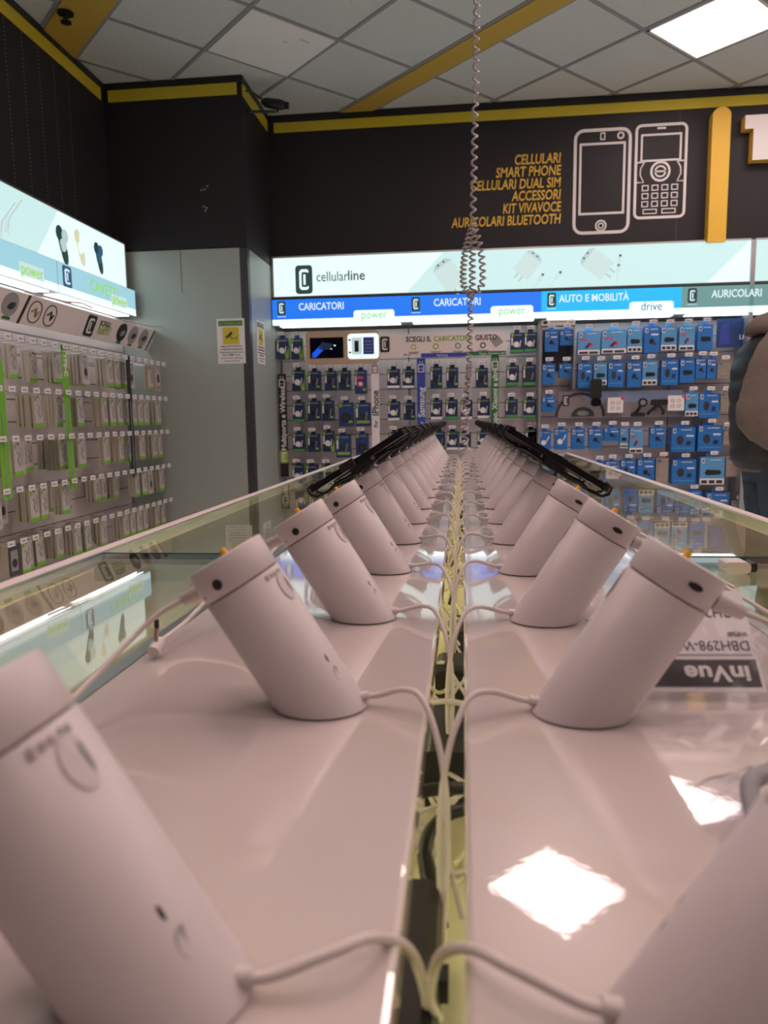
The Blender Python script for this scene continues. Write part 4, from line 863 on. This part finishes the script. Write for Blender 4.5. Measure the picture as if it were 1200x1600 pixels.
MB().box(-.204, .204, Y0, YE, ZT - .125, ZT - .115, m_inner).build('cable_tray', ctr)
MB().box(-.235, .235, YE - .012, YE, ZT - .115, ZT - .023, m_lam).build('end_cap', ctr)
# module joints of the laminate
# price papers inside the case
for k, (px, py) in enumerate(((362, 852), (260, 846))):
    x, y = TW(px, py, -.17); x = -.36 - .05 * k; y = 1.15 + k * .25
    mb = MB(); mb.box(x - .05, x + .05, y, y + .07, ZT - .300, ZT - .298, m_paper)
    for q in range(4): mb.box(x - .042, x + .04, y + .01 + q * .014, y + .013 + q * .014, ZT - .298, ZT - .2975, m_greyp)
    mb.build('price_sheet', label='small white printed sheet inside the left glass case, %s' % ('nearer one' if k == 0 else 'farther one'), cat='paper')

# ------------------------------------------------------------------ phone stands
# local: base centre at origin, leans towards -x, cable slot towards +x, round socket on -y side, pill socket on +y side
RC = .0243; TILT = math.radians(31.5); LEN = .107
ax = Vector((-math.sin(TILT), 0, math.cos(TILT))); sxv = Vector((math.cos(TILT), 0, math.sin(TILT))); syv = Vector((0, 1, 0))
def stand_pt(ang, s_, r=RC): return Vector((0, 0, 0)) + ax * s_ + (sxv * math.cos(ang) + syv * math.sin(ang)) * r
def srf(mb, ang, s_, wa, hs, m, d=.0004, n=10, round_=True):   # patch lying on the round side wall
    pts = []
    for i in range(n * 2):
        t_ = 2 * PI * i / (n * 2); a_ = math.cos(t_); b_ = math.sin(t_)
        if not round_: k_ = max(abs(a_), abs(b_)); a_, b_ = a_ / k_, b_ / k_
        pts.append(stand_pt(ang + a_ * wa / RC / 2, s_ + b_ * hs / 2, RC + d))
    c_ = stand_pt(ang, s_, RC + d)
    mb.add(pts + [c_], [(i, (i + 1) % (2 * n), 2 * n) for i in range(2 * n)], m)
m_rim = mat('soft_grey_rim', (.54, .49, .50), .5)
m_brandg = mat('faint_grey_print', (.36, .32, .33), .5)
def make_stand():
    e = empty('phone_stand', (0, 0, 0), 'x', 'phone stand')
    N = 48; mb = MB()
    base = []
    for i in range(N):
        a = 2 * PI * i / N; p = stand_pt(a, 0); s_ = -p.z / ax.z; base.append(p + ax * s_ + Vector((0, 0, .0012)))
    capS = LEN - .0205
    r1 = [stand_pt(2 * PI * i / N, capS - .0006, RC) for i in range(N)]; r2 = [stand_pt(2 * PI * i / N, capS, RC - .0006) for i in range(N)]; r3 = [stand_pt(2 * PI * i / N, capS, RC - .0016) for i in range(N)]
    mb.loft([base, r1, r2, r3], m_stand); body_ = mb.build('body', e)
    foot = []
    for r_ in (RC - .0022,):
        P = []
        for i in range(N):
            a = 2 * PI * i / N; p = stand_pt(a, 0, r_); P.append(p + ax * (-p.z / ax.z))
    MB().loft([P, [p + Vector((0, 0, .0016)) for p in P]], m_groove).build('foot_ring', e)
    mb = MB(); rr = [(capS + .0005, RC - .0018), (capS + .0010, RC - .0004), (capS + .0016, RC), (LEN - .0012, RC), (LEN - .0003, RC - .0005), (LEN, RC - .0016)]
    mb.loft([[stand_pt(2 * PI * i / N, s_, r_) for i in range(N)] for s_, r_ in rr], m_stand)
    cap_ = mb.build('cap', e)
    mb = MB(); mb.loft([[stand_pt(2 * PI * i / N, s_, RC - .0022) for i in range(N)] for s_ in (capS - .001, capS + .0015)], m_groove); mb.build('seam', e)
    mb = MB(); srf(mb, -PI / 2 - .14, LEN - .0125, .0062, .0062, m_blk); mb.build('round_socket', cap_)
    mb = MB(); srf(mb, -PI / 2 - .72, LEN - .0155, .0016, .0016, m_blk); mb.build('status_hole', cap_)
    mb = MB(); srf(mb, PI / 2 + .14, LEN - .0105, .0092, .0040, m_blk, round_=True); mb.build('slot_socket', cap_)
    mb = MB(); srf(mb, -.22, LEN - .034, .0110, .0184, m_rim, .0003); mb.build('button_rim', body_)
    mb = MB(); srf(mb, -.22, LEN - .034, .0104, .0177, m_stand, .0006); btn = mb.build('button', body_)
    mb = MB(); srf(mb, -.10, LEN - .034, .0016, .0100, m_greyp, .0009); mb.build('button_mark', e)
    mb = MB()
    for i, (k, hh_) in enumerate(((-.98, .0035), (-.84, .0026), (-.72, .0026), (-.56, .0030), (-.44, .0026))): srf(mb, k + .35, LEN - .0245, .0022, hh_, m_brandg, .0004, 6, False)
    mb.build('brand_lettering', body_)
    mb = MB(); srf(mb, -.42, .0245, .0016, .0055, m_blk, round_=True); mb.build('pin_hole', body_)
    mb = MB(); srf(mb, -.35, .0130, .0068, .0105, m_greyp); mb.build('lock_recess', body_)
    mb = MB(); o_ = stand_pt(-.4, LEN, RC * .05); mb.cyl(o_, o_ + ax * .0040, .0024, m_ytab, n=10, r2=.0018); mb.build('release_tab', cap_)
    return e
base_stand = make_stand()
# outward lead with strain relief, and the power lead running into the slot
def smooth(pts, k=8):
    P = [Vector(p) for p in pts]; out = []
    for i in range(len(P) - 1):
        a, b, c, d = P[max(i - 1, 0)], P[i], P[i + 1], P[min(i + 2, len(P) - 1)]
        for j in range(k):
            t = j / k; out.append(.5 * ((2 * b) + (c - a) * t + (2 * a - 5 * b + 4 * c - d) * t * t + (-a + 3 * b - 3 * c + d) * t ** 3))
    out.append(P[-1]); return out
def leads(e, side, Yc, var, has_phone, n):
    sg = 1 if side == 'left' else -1
    # in local frame (stand rotated 180 for the right row)
    if not has_phone:
        p0 = stand_pt(PI - .25, LEN - .012, RC - .001); d = Vector((-.86, 0, -.38))
        mb = MB(); mb.tube([p0, p0 + d * .004, p0 + d * .018, p0 + d * .019], [.0056, .0054, .0042, .0022], m_cable, n=10); mb.build('strain_relief', e)
        a = p0 + d * .018
        mb = MB(); mb.tube(smooth([a, a + Vector((-.016, -.004, -.009)), a + Vector((-.030, -.022, -.024)), a + Vector((-.045, -.075, -.046)), a + Vector((-.052, -.115, -.052))] if sg > 0 else
                                  [a, a + Vector((-.018, .006, -.007)), a + Vector((-.045, .03, -.022)), a + Vector((-.075, .06, -.040)), a + Vector((-.10, .10, -.0530))]), .00165, m_cable, n=8); mb.build('outer_cable', e)
        if sg > 0:
            b = a + Vector((-.052, -.115, -.052)); mb = MB(); mb.tube([b, b + Vector((.0, -.012, -.004))], .0045, m_cable, n=10); mb.cyl(b + Vector((0, -.006, .002)), b + Vector((.001, -.006, .016)), .0016, m_tan, n=8); mb.cyl(b + Vector((.001, -.006, .012)), b + Vector((.0012, -.006, .018)), .0018, m_blk, n=8); mb.build('plug', e)
    bx = .0285; gx = (-.010 - e_x[side]) * sg
    rise = .007 + .004 * var; mid = (bx + gx) / 2
    dy = (-.02 if n else .022) * sg
    drop = gx
    mb = MB(); mb.tube(smooth([(bx - .003, 0, .006), (bx + .006, 0, .007), (mid, dy * .3, rise + .003), (gx - .012, dy * .8, rise), (gx - .002, dy * 1.7, -.012), (gx + .002, dy * 2.6, -.045), (gx, dy * 4.2, -.085)]), .0019, m_cable, n=8)
    mb.build('power_cable', e)
    mb = MB(); mb.cyl((bx - .005, 0, .006), (bx + .001, 0, .0065), .0030, m_cable, n=10); mb.build('cable_collar', e)
e_x = {'left': -.085, 'right': .068}
def make_phone():
    e = empty('mounted_phone', (0, 0, 0), 'x', 'mobile phone')
    c_ = ax * (LEN + .016) + sxv * .012
    def B(u0, u1, v0, v1, w0, w1, m, name, r=.003):
        T = Matrix(((sxv.x, 0, ax.x, c_.x), (0, 1, 0, c_.y), (sxv.z, 0, ax.z, c_.z), (0, 0, 0, 1)))
        mb = MB(); mb.ext(rrect((u0 + u1) / 2, (v0 + v1) / 2, (u1 - u0) / 2, (v1 - v0) / 2, r), w0, w1, m, T); return mb, T
    mb, T = B(-.077, .077, -.038, .038, 0, .0075, m_blkg, 'x', .009); mb.build('phone_body', e)
    mb, T = B(-.073, .073, -.035, .035, .0076, .0082, m_screen, 'x', .006); mb.build('phone_screen', e)
    mb, T = B(-.018, .018, -.018, .018, -.011, -.0005, m_blk, 'x', .004); mb.build('mount_plate', e)
    mb = MB()
    for s_ in (-1, 1):
        P = [(s_ * .015, -.020, -.008), (s_ * .042, -.022, -.006), (s_ * .056, -.022, -.010), (s_ * .074, -.022, -.008), (s_ * .0805, -.022, -.001), (s_ * .079, -.022, .008), (s_ * .068, -.022, .010)]
        for vy in (-1, 1):
            mb = MB(); mb.tube([T @ Vector((a, b * vy, c)) for a, b, c in P], .0023, m_blk, n=6); mb.build('bracket_arm', e)
    mb = MB(); mb.cyl(T @ Vector((-.012, 0, -.011)), T @ Vector((-.012, 0, -.0155)), .004, m_silver, n=10); mb.cyl(T @ Vector((.012, 0, -.011)), T @ Vector((.012, 0, -.0155)), .004, m_silver, n=10); mb.build('mount_post', e)
    mb = MB(); mb.ext(rrect(-.012, -.041, .011, .003, .0025), .0, .011, m_blk, T); mb.build('bracket_clip', e)
    return e
phone0 = make_phone(); PH = [False]
NS = 16; SP = .1935
first = [True]
for side in ('left', 'right'):
    for n in range(NS):
        Yc = .41 + (n - 1) * SP if n else (.190 if side == 'left' else .188)
        s_ = base_stand if first[0] and False else copy_tree(base_stand)
        s_.location = (e_x[side] - (.006 if n == 0 and side == 'left' else 0), Yc, ZT); s_.rotation_euler = (0, 0, 0 if side == 'left' else PI)
        s_['label'] = 'white slanted phone stand in the %s row, %s from the front, %s' % (side, ORD[n], 'without a phone' if n < 4 else 'carrying a phone'); s_['group'] = 'phone stands on the counter'
        var = rnd.random()
        tmp = s_.location.copy(); tr = s_.rotation_euler.copy(); s_.location = (0, 0, 0)
        leads(s_, side, Yc, var, n >= 4, n); s_.location = tmp
        if n >= 4:
            p_ = phone0 if not PH[0] else copy_tree(phone0); PH[0] = True
            p_.location = (e_x[side], Yc, ZT); p_.rotation_euler = (0, 0, 0 if side == 'left' else PI)
            p_['label'] = 'black phone in a clamp on the %s stand from the front, %s row' % (ORD[n], side); p_['group'] = 'phones on the stands'
def kill(o):
    for ch in list(o.children): kill(ch)
    bpy.data.objects.remove(o, do_unlink=True)
kill(base_stand)
for k_, u_ in enumerate(used):
    if not u_: bpy.data.objects.remove(protos[k_], do_unlink=True)

# ------------------------------------------------------------------ things in the cable slot
ZTr = ZT - .115
def brick(x0, x1, y0, y1, h_, label, extra=True):
    e = empty('power_adapter', ((x0 + x1) / 2, (y0 + y1) / 2, ZTr), label, 'power adapter')
    MB().bbox(x0, x1, y0, y1, ZTr + .0005, ZTr + h_, m_blk, b=.004).build('housing', e)
    if extra:
        mb = MB()
        for k in range(4): mb.box(x1, x1 + .004, y0 + .02 + k * (y1 - y0 - .04) / 4, y0 + .03 + k * (y1 - y0 - .04) / 4, ZTr + h_ - .014, ZTr + h_ - .003, m_blk)
        mb.build('socket', e)
brick(-.037, -.010, .13, .345, .05, 'long black power strip deep in the slot, closest to the camera')
brick(-.030, .012, .50, .60, .045, 'black power adapter in the slot between second stands')
brick(-.026, .008, .66, .71, .05, 'black power adapter in the slot below the third cables')
brick(-.018, .014, .80, .87, .045, 'black power adapter in the slot, farthest one')
for (pts, r_, m, lab) in (
    ([(-.05, .435, .035), (-.02, .445, .045), (.03, .44, .05)], .0042, m_blk, 'thick black cable crossing the slot near the loose connector'),
    ([(.03, .405, .05), (.0, .41, .052), (-.018, .40, .045), (-.022, .385, .035)], .0040, m_blk, 'black cable ending in the loose connector'),
    ([(-.05, .63, .06), (-.02, .62, .066), (.02, .60, .07)], .003, m_blk, 'black cable crossing above the middle adapter'),
    ([(-.03, .64, .05), (-.012, .66, .06), (-.006, .72, .07)], .002, m_blk, 'thin black looping wire in the slot'),
    ([(-.04, .555, .055), (-.01, .545, .065), (.03, .53, .06)], .0025, m_cable, 'white cable crossing the black adapter in the slot')):
    MB().tube(smooth([(a, b, ZTr + c) for a, b, c in pts]), r_, m).build('slot_cable', label=lab, cat='cable')
e = empty('cable_connector', (-.018, .375, ZTr + .025), 'loose black plug hanging in the slot', 'connector')
MB().tube([(-.022, .387, ZTr + .037), (-.017, .372, ZTr + .026), (-.013, .362, ZTr + .019)], [.0045, .0058, .0055], m_blk, n=10).build('plug_body', e)
MB().tube([(-.013, .362, ZTr + .019), (-.011, .356, ZTr + .015)], .004, m_coldark, n=10).build('plug_tip', e)
# tangled white leads in the slot: one bundle per gap between stands
for k in range(14):
    mb = MB(); yb = .36 + k * .215
    for j in range(10 if k else 14):
        P = []; x_ = rnd.uniform(-.04, .02); y_ = yb + rnd.uniform(0, .06)
        for q in range(5): P.append((max(-.05, min(.03, x_ + rnd.uniform(-.02, .02))), y_ + q * .03 + rnd.uniform(-.01, .01), ZTr + rnd.uniform(.004, .03 if k < 1 else .06)))
        mb.tube(smooth(P, 5), .0017, m_cable if j % 3 else m_inner, n=6)
    mb.build('cable_tangle', label='tangle of thin white leads in the slot, %s from the front' % ORD[k], cat='cables', group='cable tangles in the slot', kind='stuff')
for k in range(10):
    yb = 1.02 + k * .24; MB().tube(smooth([(-.018 + rnd.uniform(-.01, .01), yb, ZTr + .02), (-.005 + rnd.uniform(-.01, .01), yb + .05, ZTr + .055), (-.014, yb + .12, ZTr + .03)]), .004, m_blk).build('slot_cable', label='short black cable deep in the slot, %s beyond the adapters' % ORD[k], cat='cable', group='black cables beyond the adapters')

# ------------------------------------------------------------------ coiled cord from the ceiling
def coil(path, R, pitch, k=9):
    path = smooth(path, 12); out = []; L = 0; seg = [0]
    for i in range(1, len(path)): seg.append(seg[-1] + (path[i] - path[i - 1]).length)
    tot = seg[-1]; n = int(tot / pitch * k); j = 0
    for i in range(n + 1):
        s_ = tot * i / n
        while j < len(seg) - 2 and seg[j + 1] < s_: j += 1
        t = (s_ - seg[j]) / max(1e-9, seg[j + 1] - seg[j]); p = path[j].lerp(path[j + 1], t); d = (path[j + 1] - path[j]).normalized()
        u = d.cross(Vector((0, 1, 0))).normalized(); v = d.cross(u); a = 2 * PI * s_ / pitch
        out.append(p + (u * math.cos(a) + v * math.sin(a)) * R)
    return out
YC = 3.38
cz_ = lambda px, py: Vector((BW(px, py, YC)[0], YC, BW(px, py, YC)[1]))
e = empty('coiled_cord', (.04, YC, ZT), 'grey coiled security cord hanging from the ceiling to the counter end, looped midway', 'cord')
top = cz_(745, 0); mb = MB(); mb.tube(coil([Vector((.075, YC, CZ - .02)), top, cz_(743, 150), cz_(739, 345)], .0115, .044), .0052, m_coil, n=6); mb.build('upper_coil', e)
MB().cyl((.075, YC, CZ - .03), (.075, YC, CZ), .03, m_blk).build('ceiling_mount', e)
for (dx, pt) in ((-13, .020), (1, .026), (17, .030)):
    mb = MB(); mb.tube(coil([cz_(739, 350), cz_(738 + dx * .7, 385), cz_(737 + dx, 420), cz_(737 + dx * .9, 447), cz_(736, 462)], .0125, pt), .0046, m_coil, n=6); mb.build('loop', e)
mb = MB(); mb.tube(coil([cz_(736, 458), cz_(735, 500), cz_(734, 555), cz_(731, 620)], .0115, .028), .0042, m_coil, n=6); mb.build('lower_coil', e)
mb = MB(); mb.tube(coil([cz_(734, 570), cz_(728, 640), cz_(727, 704)], .014, .034), .0044, m_coil, n=6); mb.build('doubled_coil', e)
# small white box at the far end of the counter
x_, _ = BW(737, 705, 3.40); MB().bbox(.0, .05, 3.385, 3.43, ZT + .0002, ZT + .025, m_stand).build('cord_base', label='small white box at the far end of the counter under the coiled cord', cat='box')

# ------------------------------------------------------------------ plastic bags on the right counter half
def bag(x0, x1, y0, y1, h_, seed, name, label, inner=None):
    r_ = random.Random(seed); N, M2 = 14, 12; vs = []; fs = []
    e = empty(name, ((x0 + x1) / 2, (y0 + y1) / 2, ZT), label, 'plastic bag')
    mb = MB(); rows = []
    for j in range(M2 + 1):
        for i in range(N + 1):
            u, v = i / N, j / M2; b_ = (math.sin(PI * u) * math.sin(PI * v)) ** .5
            vs.append((x0 + (x1 - x0) * u + r_.uniform(-.002, .002), y0 + (y1 - y0) * v + r_.uniform(-.002, .002), ZT + .0015 + h_ * b_ * (.75 + .35 * r_.random()) + .003 * abs(math.sin(u * 17 + v * 9))))
    for j in range(M2):
        for i in range(N): k = j * (N + 1) + i; fs.append((k, k + 1, k + N + 2, k + N + 1))
    mb.add(vs, fs, m_film, None, True); n = len(vs)
    mb.add([(x, y, ZT + .0008) for x, y, z in vs], [f[::-1] for f in fs], m_film)
    mb.build('film', e); return e
# big bag with printed card, lettering upside down towards the camera
e = bag(.100, .215, .422, .60, .052, 3, 'polybag', 'clear plastic bag with an upside-down printed card beside the second right stand')
TB = frame((.104, .430, ZT + .006), Vector((1, .06, 0)).normalized(), Vector((-.04, .62, .78)).normalized())
mb = MB(); mb.box(0, .076, .0, .066, -.0008, 0, m_paper, TB); mb.build('card', e)
mb = MB(); mb.rect(.0005, .074, .003, .020, .0, m_blk, TB, .0003)
mb.text('inVue', .069, .0155, .0135, .0004, m_paper, TB, 'LEFT', .03, rot=PI, t=.0003, sx=1.25)
mb.text('DBH298-W', .073, .032, .0092, .0, m_txt, TB, 'LEFT', rot=PI, t=.0003, sx=.95); mb.text('VHPS00', .073, .038, .0045, .0, m_txt, TB, 'LEFT', rot=PI, t=.0003, sx=.8)
mb.text('DBH298C30', .073, .054, .0095, .0, m_txt, TB, 'LEFT', rot=PI, t=.0003, sx=.95); mb.rect(.02, .073, .0225, .0235, .0, m_greyp, TB, .0003)
mb.build('card_print', e)
mb = MB(); mb.tube(smooth([(.12, .50, ZT + .05), (.15, .50, ZT + .056), (.168, .498, ZT + .053), (.172, .495, ZT + .047), (.16, .495, ZT + .044), (.12, .498, ZT + .043)]), .003, m_coldark, n=8); mb.build('black_cable', e)
mb = MB(); T3 = frame((.150, .60, ZT + .03), Vector((1, .05, 0)).normalized(), Vector((0, .8, .6)).normalized()); T3 = frame((.115, .515, ZT + .040), (1, 0, 0), Vector((0, .85, .53)).normalized())
mb.box(0, .045, 0, .03, -.001, 0, m_paper, T3); mb.text('iR', .028, .018, .013, .0, m_txt, T3, 'LEFT', .03, rot=PI - .5, t=.0004); mb.build('inner_card', e)
e = bag(.085, .20, .72, .98, .036, 8, 'polybag', 'crumpled clear bag with dark leads behind the second right stand')
mb = MB(); mb.tube(smooth([(.11, .78, ZT + .012), (.15, .80, ZT + .02), (.14, .86, ZT + .022), (.11, .84, ZT + .016), (.13, .76, ZT + .014)]), .004, m_txt, n=8); mb.build('dark_lead', e)
mb = MB(); mb.box(0, .07, 0, .05, -.001, 0, m_paper, frame((.115, .90, ZT + .01), (1, 0, 0), Vector((0, .85, .53)))); mb.build('inner_card', e)
e = bag(.100, .20, .268, .325, .022, 5, 'polybag', 'blurred clear bag with grey part behind the nearest right stand')
mb = MB(); mb.tube(smooth([(.118, .29, ZT + .008), (.122, .305, ZT + .015), (.138, .31, ZT + .018), (.15, .305, ZT + .012)]), .004, m_greyp, n=10); mb.tube([(.15, .30, ZT + .009), (.19, .30, ZT + .009)], .007, m_silver, n=10); mb.build('grey_part', e)
for k, (x_, y_, w_, h_) in enumerate(((.068, .795, .018, .012), (.103, .345, .02, .03))):
    if k == 0: MB().add([(x_, y_, ZT + .001), (x_ + w_, y_, ZT + .001), (x_ + w_ * .9, y_ + h_, ZT + .004), (x_ + w_ * .1, y_ + h_, ZT + .002), (x_, y_, ZT + .0004), (x_ + w_, y_, ZT + .0004), (x_ + w_ * .9, y_ + h_, ZT + .0034), (x_ + w_ * .1, y_ + h_, ZT + .0014)], [(0, 1, 2, 3), (7, 6, 5, 4), (0, 4, 5, 1), (1, 5, 6, 2), (2, 6, 7, 3), (3, 7, 4, 0)], m_film).build('plastic_scrap', label='tiny clear plastic scrap beside the third right stand', cat='plastic scrap')
# white accessory lying on right glass top
e = empty('loose_adapter', (.29, .86, ZT), 'white adapter block with dark end lying on the right glass', 'adapter')
MB().bbox(.282, .308, .80, .825, ZT, ZT + .012, m_stand, b=.003).build('block', e); MB().bbox(.3082, .315, .802, .823, ZT + .001, ZT + .011, m_blk, b=.002).build('dark_end', e)

# ------------------------------------------------------------------ person at the right edge, in profile facing right
PX, PY = 1.435, 3.52
per = empty('person', (PX, PY, 0), 'person in dark quilted vest, brown hooded sweatshirt and jeans, arm bent, at right edge', 'person')
def ell_ring(cx, cy, cz, rx, ry, n=28, tx=0, sup=2.0):
    return [Vector((cx + rx * math.copysign(abs(math.cos(a)) ** (2 / sup), math.cos(a)), cy + ry * math.copysign(abs(math.sin(a)) ** (2 / sup), math.sin(a)), cz + tx * math.cos(a))) for a in [2 * PI * i / n for i in range(n)]]
# body: one continuous skinned figure
sv = [(0, 0, .98), (0, 0, 1.12), (.0, 0, 1.28), (-.01, 0, 1.42), (.01, 0, 1.50), (.03, 0, 1.56)]
se = [(0, 1), (1, 2), (2, 3), (3, 4), (4, 5)]; sr = [(.13, .16), (.11, .14), (.12, .17), (.10, .15), (.055, .055), (.058, .06)]
def chain(start, pts, rad):
    k = start
    for p, r in zip(pts, rad): sv.append(p); sr.append(r); se.append((k, len(sv) - 1)); k = len(sv) - 1
    return k
chain(5, [(.045, 0, 1.63), (.05, 0, 1.70)], [(.085, .07), (.09, .075)])
hands = []
for s_ in (-1, 1):
    chain(0, [(.0, s_ * .10, .90), (.02, s_ * .10, .50), (-.02, s_ * .10, .12), (.05, s_ * .11, .05), (.15, s_ * .12, .03)], [(.095, .095), (.058, .058), (.038, .038), (.035, .035), (.03, .035)])
    k = chain(3, [(-.02, s_ * .19, 1.40), ((-.10, .03)[s_ > 0], s_ * .24, 1.12), (.10, s_ * .20, .97)], [(.06, .06), (.045, .045), (.03, .025)]); hands.append((k, s_))
for k, s_ in hands:
    k2 = chain(k, [(.15, s_ * .19, .95), (.175, s_ * .188, .94)], [(.016, .038), (.014, .036)])
    for j in range(4):
        yy = s_ * (.160 + j * .019); chain(k2, [(.205, yy, .935 - .002 * j), (.235 - .003 * abs(j - 1), yy, .918), (.248 - .004 * abs(j - 1), yy, .895)], [(.009, .009), (.0085, .0085), (.007, .007)])
    chain(k, [(.145, s_ * .150, .955), (.175, s_ * .142, .945), (.195, s_ * .145, .93)], [(.012, .012), (.010, .010), (.008, .008)])
me = bpy.data.meshes.new('body'); me.from_pydata([Vector(p) for p in sv], se, []); body = bpy.data.objects.new('body', me); COL.objects.link(body); body.parent = per
me.materials.append(m_skin); md = body.modifiers.new('skin', 'SKIN'); md.use_smooth_shade = True
for i, r in enumerate(sr): me.skin_vertices[0].data[i].radius = r; me.skin_vertices[0].data[i].use_root = (i == 0)
sd = body.modifiers.new('sub', 'SUBSURF'); sd.levels = 1; sd.render_levels = 1
P_ = Matrix.Translation((PX, PY, 0))
def pl(rings, m, name, cap=True): return MB().loft([[P_ @ q for q in r] for r in rings], m, cap=cap).build(name, per)
# head with a face
pl([ell_ring(.055 + a, 0, z, rx, ry) for z, a, rx, ry in ((1.545, .02, .035, .04), (1.56, .025, .062, .052), (1.59, .022, .082, .062), (1.63, .015, .094, .072), (1.67, .008, .100, .077), (1.71, .0, .101, .079), (1.745, -.006, .090, .070), (1.768, -.01, .060, .048), (1.776, -.01, .02, .018))], m_skin, 'head')
mb = MB(); mb.loft([[P_ @ Vector(q) for q in r] for r in ([(.14, -.006, 1.69), (.14, .006, 1.69), (.15, 0, 1.69)], [(.14, -.012, 1.665), (.14, .012, 1.665), (.165, 0, 1.66)], [(.14, -.016, 1.645), (.14, .016, 1.645), (.176, 0, 1.643)], [(.135, -.008, 1.635), (.135, .008, 1.635), (.15, 0, 1.636)])], m_skin); mb.build('nose', per)
mb = MB(); mb.box(PX + .135, PX + .152, PY - .022, PY + .022, 1.604, 1.612, m_pink); mb.build('mouth', per)
for s_ in (-1, 1):
    mb = MB(); mb.loft([[P_ @ q for q in ell_ring(.138, s_ * .03, z, r, r, 10)] for z, r in ((1.667, .003), (1.671, .011), (1.677, .013), (1.683, .011), (1.687, .003))], m_white); mb.ell(0, 0, .005, .005, 0, m_blk, Matrix.Translation((PX + .152, PY + s_ * .03, 1.677)) @ Matrix.Rotation(PI / 2, 4, 'Y')); mb.build('eye', per)
    mb = MB(); mb.loft([[P_ @ Vector((.045 + r * math.cos(t), s_ * (.076 + d), 1.66 + 1.5 * r * math.sin(t))) for t in [2 * PI * i / 12 for i in range(12)]] for d, r in ((-.006, .014), (.006, .020), (.012, .017), (.012, .006))], m_skin); mb.build('ear', per)
pl([ell_ring(.055 + a, 0, z, rx, ry) for z, a, rx, ry in ((1.60, -.06, .035, .06), (1.66, -.030, .076, .081), (1.72, -.010, .097, .085), (1.76, -.008, .090, .076), (1.785, -.01, .060, .050), (1.792, -.01, .015, .012))], m_hair, 'hair')
# quilted vest: horizontal puffed bands, slightly longer at the back
rings = []
prof = [(.86, .150, .165), (.90, .165, .19), (1.00, .165, .195), (1.12, .165, .20), (1.24, .170, .21), (1.34, .168, .215), (1.42, .150, .20), (1.47, .118, .15), (1.505, .095, .10)]
zz_ = .86
while zz_ < 1.505:
    for k in range(len(prof) - 1):
        if prof[k][0] <= zz_ <= prof[k + 1][0]: t = (zz_ - prof[k][0]) / (prof[k + 1][0] - prof[k][0]); rx = prof[k][1] + (prof[k + 1][1] - prof[k][1]) * t; ry = prof[k][2] + (prof[k + 1][2] - prof[k][2]) * t
    puff = .007 * abs(math.sin((zz_ - .86) / .105 * PI)) ** .7
    rings.append(ell_ring(-.012 - .02 * math.sin((zz_ - .86) / .64 * PI), 0, zz_, rx + puff, ry + puff, 36, sup=2.3)); zz_ += .0085
pl(rings, m_vest, 'vest')
pl([ell_ring(-.01, 0, z, rx, ry, 32) for z, rx, ry in ((.845, .140, .155), (.87, .148, .165), (.90, .14, .16))], m_sleeve, 'sweatshirt_hem')
# hood bunched behind the neck
pl([ell_ring(x, 0, z, rx, ry, 28, tx=t) for x, z, rx, ry, t in ((.01 - .0, 1.465, .10, .12, -.02), (-.02, 1.490, .135, .15, -.01), (-.025, 1.520, .135, .14, -.01), (-.015, 1.550, .122, .125, -.01), (.0, 1.578, .102, .108, -.01), (.025, 1.592, .078, .085, -.01), (.03, 1.590, .068, .07, -.01), (.03, 1.565, .062, .062, .0))], m_sleeve, 'hood')
for s_ in (-1, 1):
    path = smooth([(-.0, s_ * .165, 1.455), (.03, s_ * .215, 1.36), (.04, s_ * .235, 1.25), (.03, s_ * .24, 1.15), (.05, s_ * .235, 1.10), (.10, s_ * .225, 1.05), (.15, s_ * .215, 1.01), (.19, s_ * .20, .98)], 5) if s_ > 0 else smooth([(-.06, s_ * .165, 1.455), (-.12, s_ * .215, 1.38), (-.155, s_ * .235, 1.28), (-.175, s_ * .243, 1.18), (-.185, s_ * .240, 1.115), (-.13, s_ * .232, 1.05), (-.03, s_ * .218, .995), (.085, s_ * .202, .970)], 5)
    n_ = len(path); rad = [.070 + .016 * math.sin(min(1, i / n_ * 1.6) * PI * .62) - .026 * max(0, i / n_ - .62) / .38 + .0022 * math.sin(i * 1.9) for i in range(n_)]
    d_ = (path[-1] - path[-2]).normalized(); MB().tube([P_ @ p for p in path], rad, m_sleeve, n=24).cyl(P_ @ (path[-1] - d_ * .008), P_ @ (path[-1] + d_ * .035), .040, m_sleeve, n=20).build('sleeve', per)
    leg = smooth([(-.005, s_ * .085, .91), (.0, s_ * .092, .78), (.012, s_ * .10, .62), (.012, s_ * .10, .48), (-.01, s_ * .10, .28), (-.022, s_ * .10, .10), (-.022, s_ * .10, .045)], 4)
    rad = [.112 - .045 * min(1, i / (len(leg) - 1) * 1.2) + .002 * math.sin(i * 2.3) for i in range(len(leg))]
    mb = MB(); mb.tube([P_ @ p for p in leg], rad, m_jean, n=24); mb.build('trouser_leg', per)
    mb = MB(); mb.loft([[P_ @ q for q in ell_ring(.045, s_ * .105, z, rx, ry, 24, sup=2.4)] for z, rx, ry in ((.0, .135, .048), (.03, .138, .05), (.06, .11, .046), (.085, .07, .045))], m_shoe); mb.build('shoe', per)
pl([ell_ring(-.005, 0, z, rx, ry, 32) for z, rx, ry in ((.80, .125, .175), (.85, .135, .178), (.92, .135, .172), (.98, .130, .165))], m_jean, 'trouser_seat')
mb = MB(); mb.ring(rrect(PX - .09, .80, .038, .045, .008), rrect(PX - .09, .80, .035, .042, .006), .0, m_txt, FB(PY - .178)); mb.build('back_pocket', per)
per.scale = (.97, .97, .955)
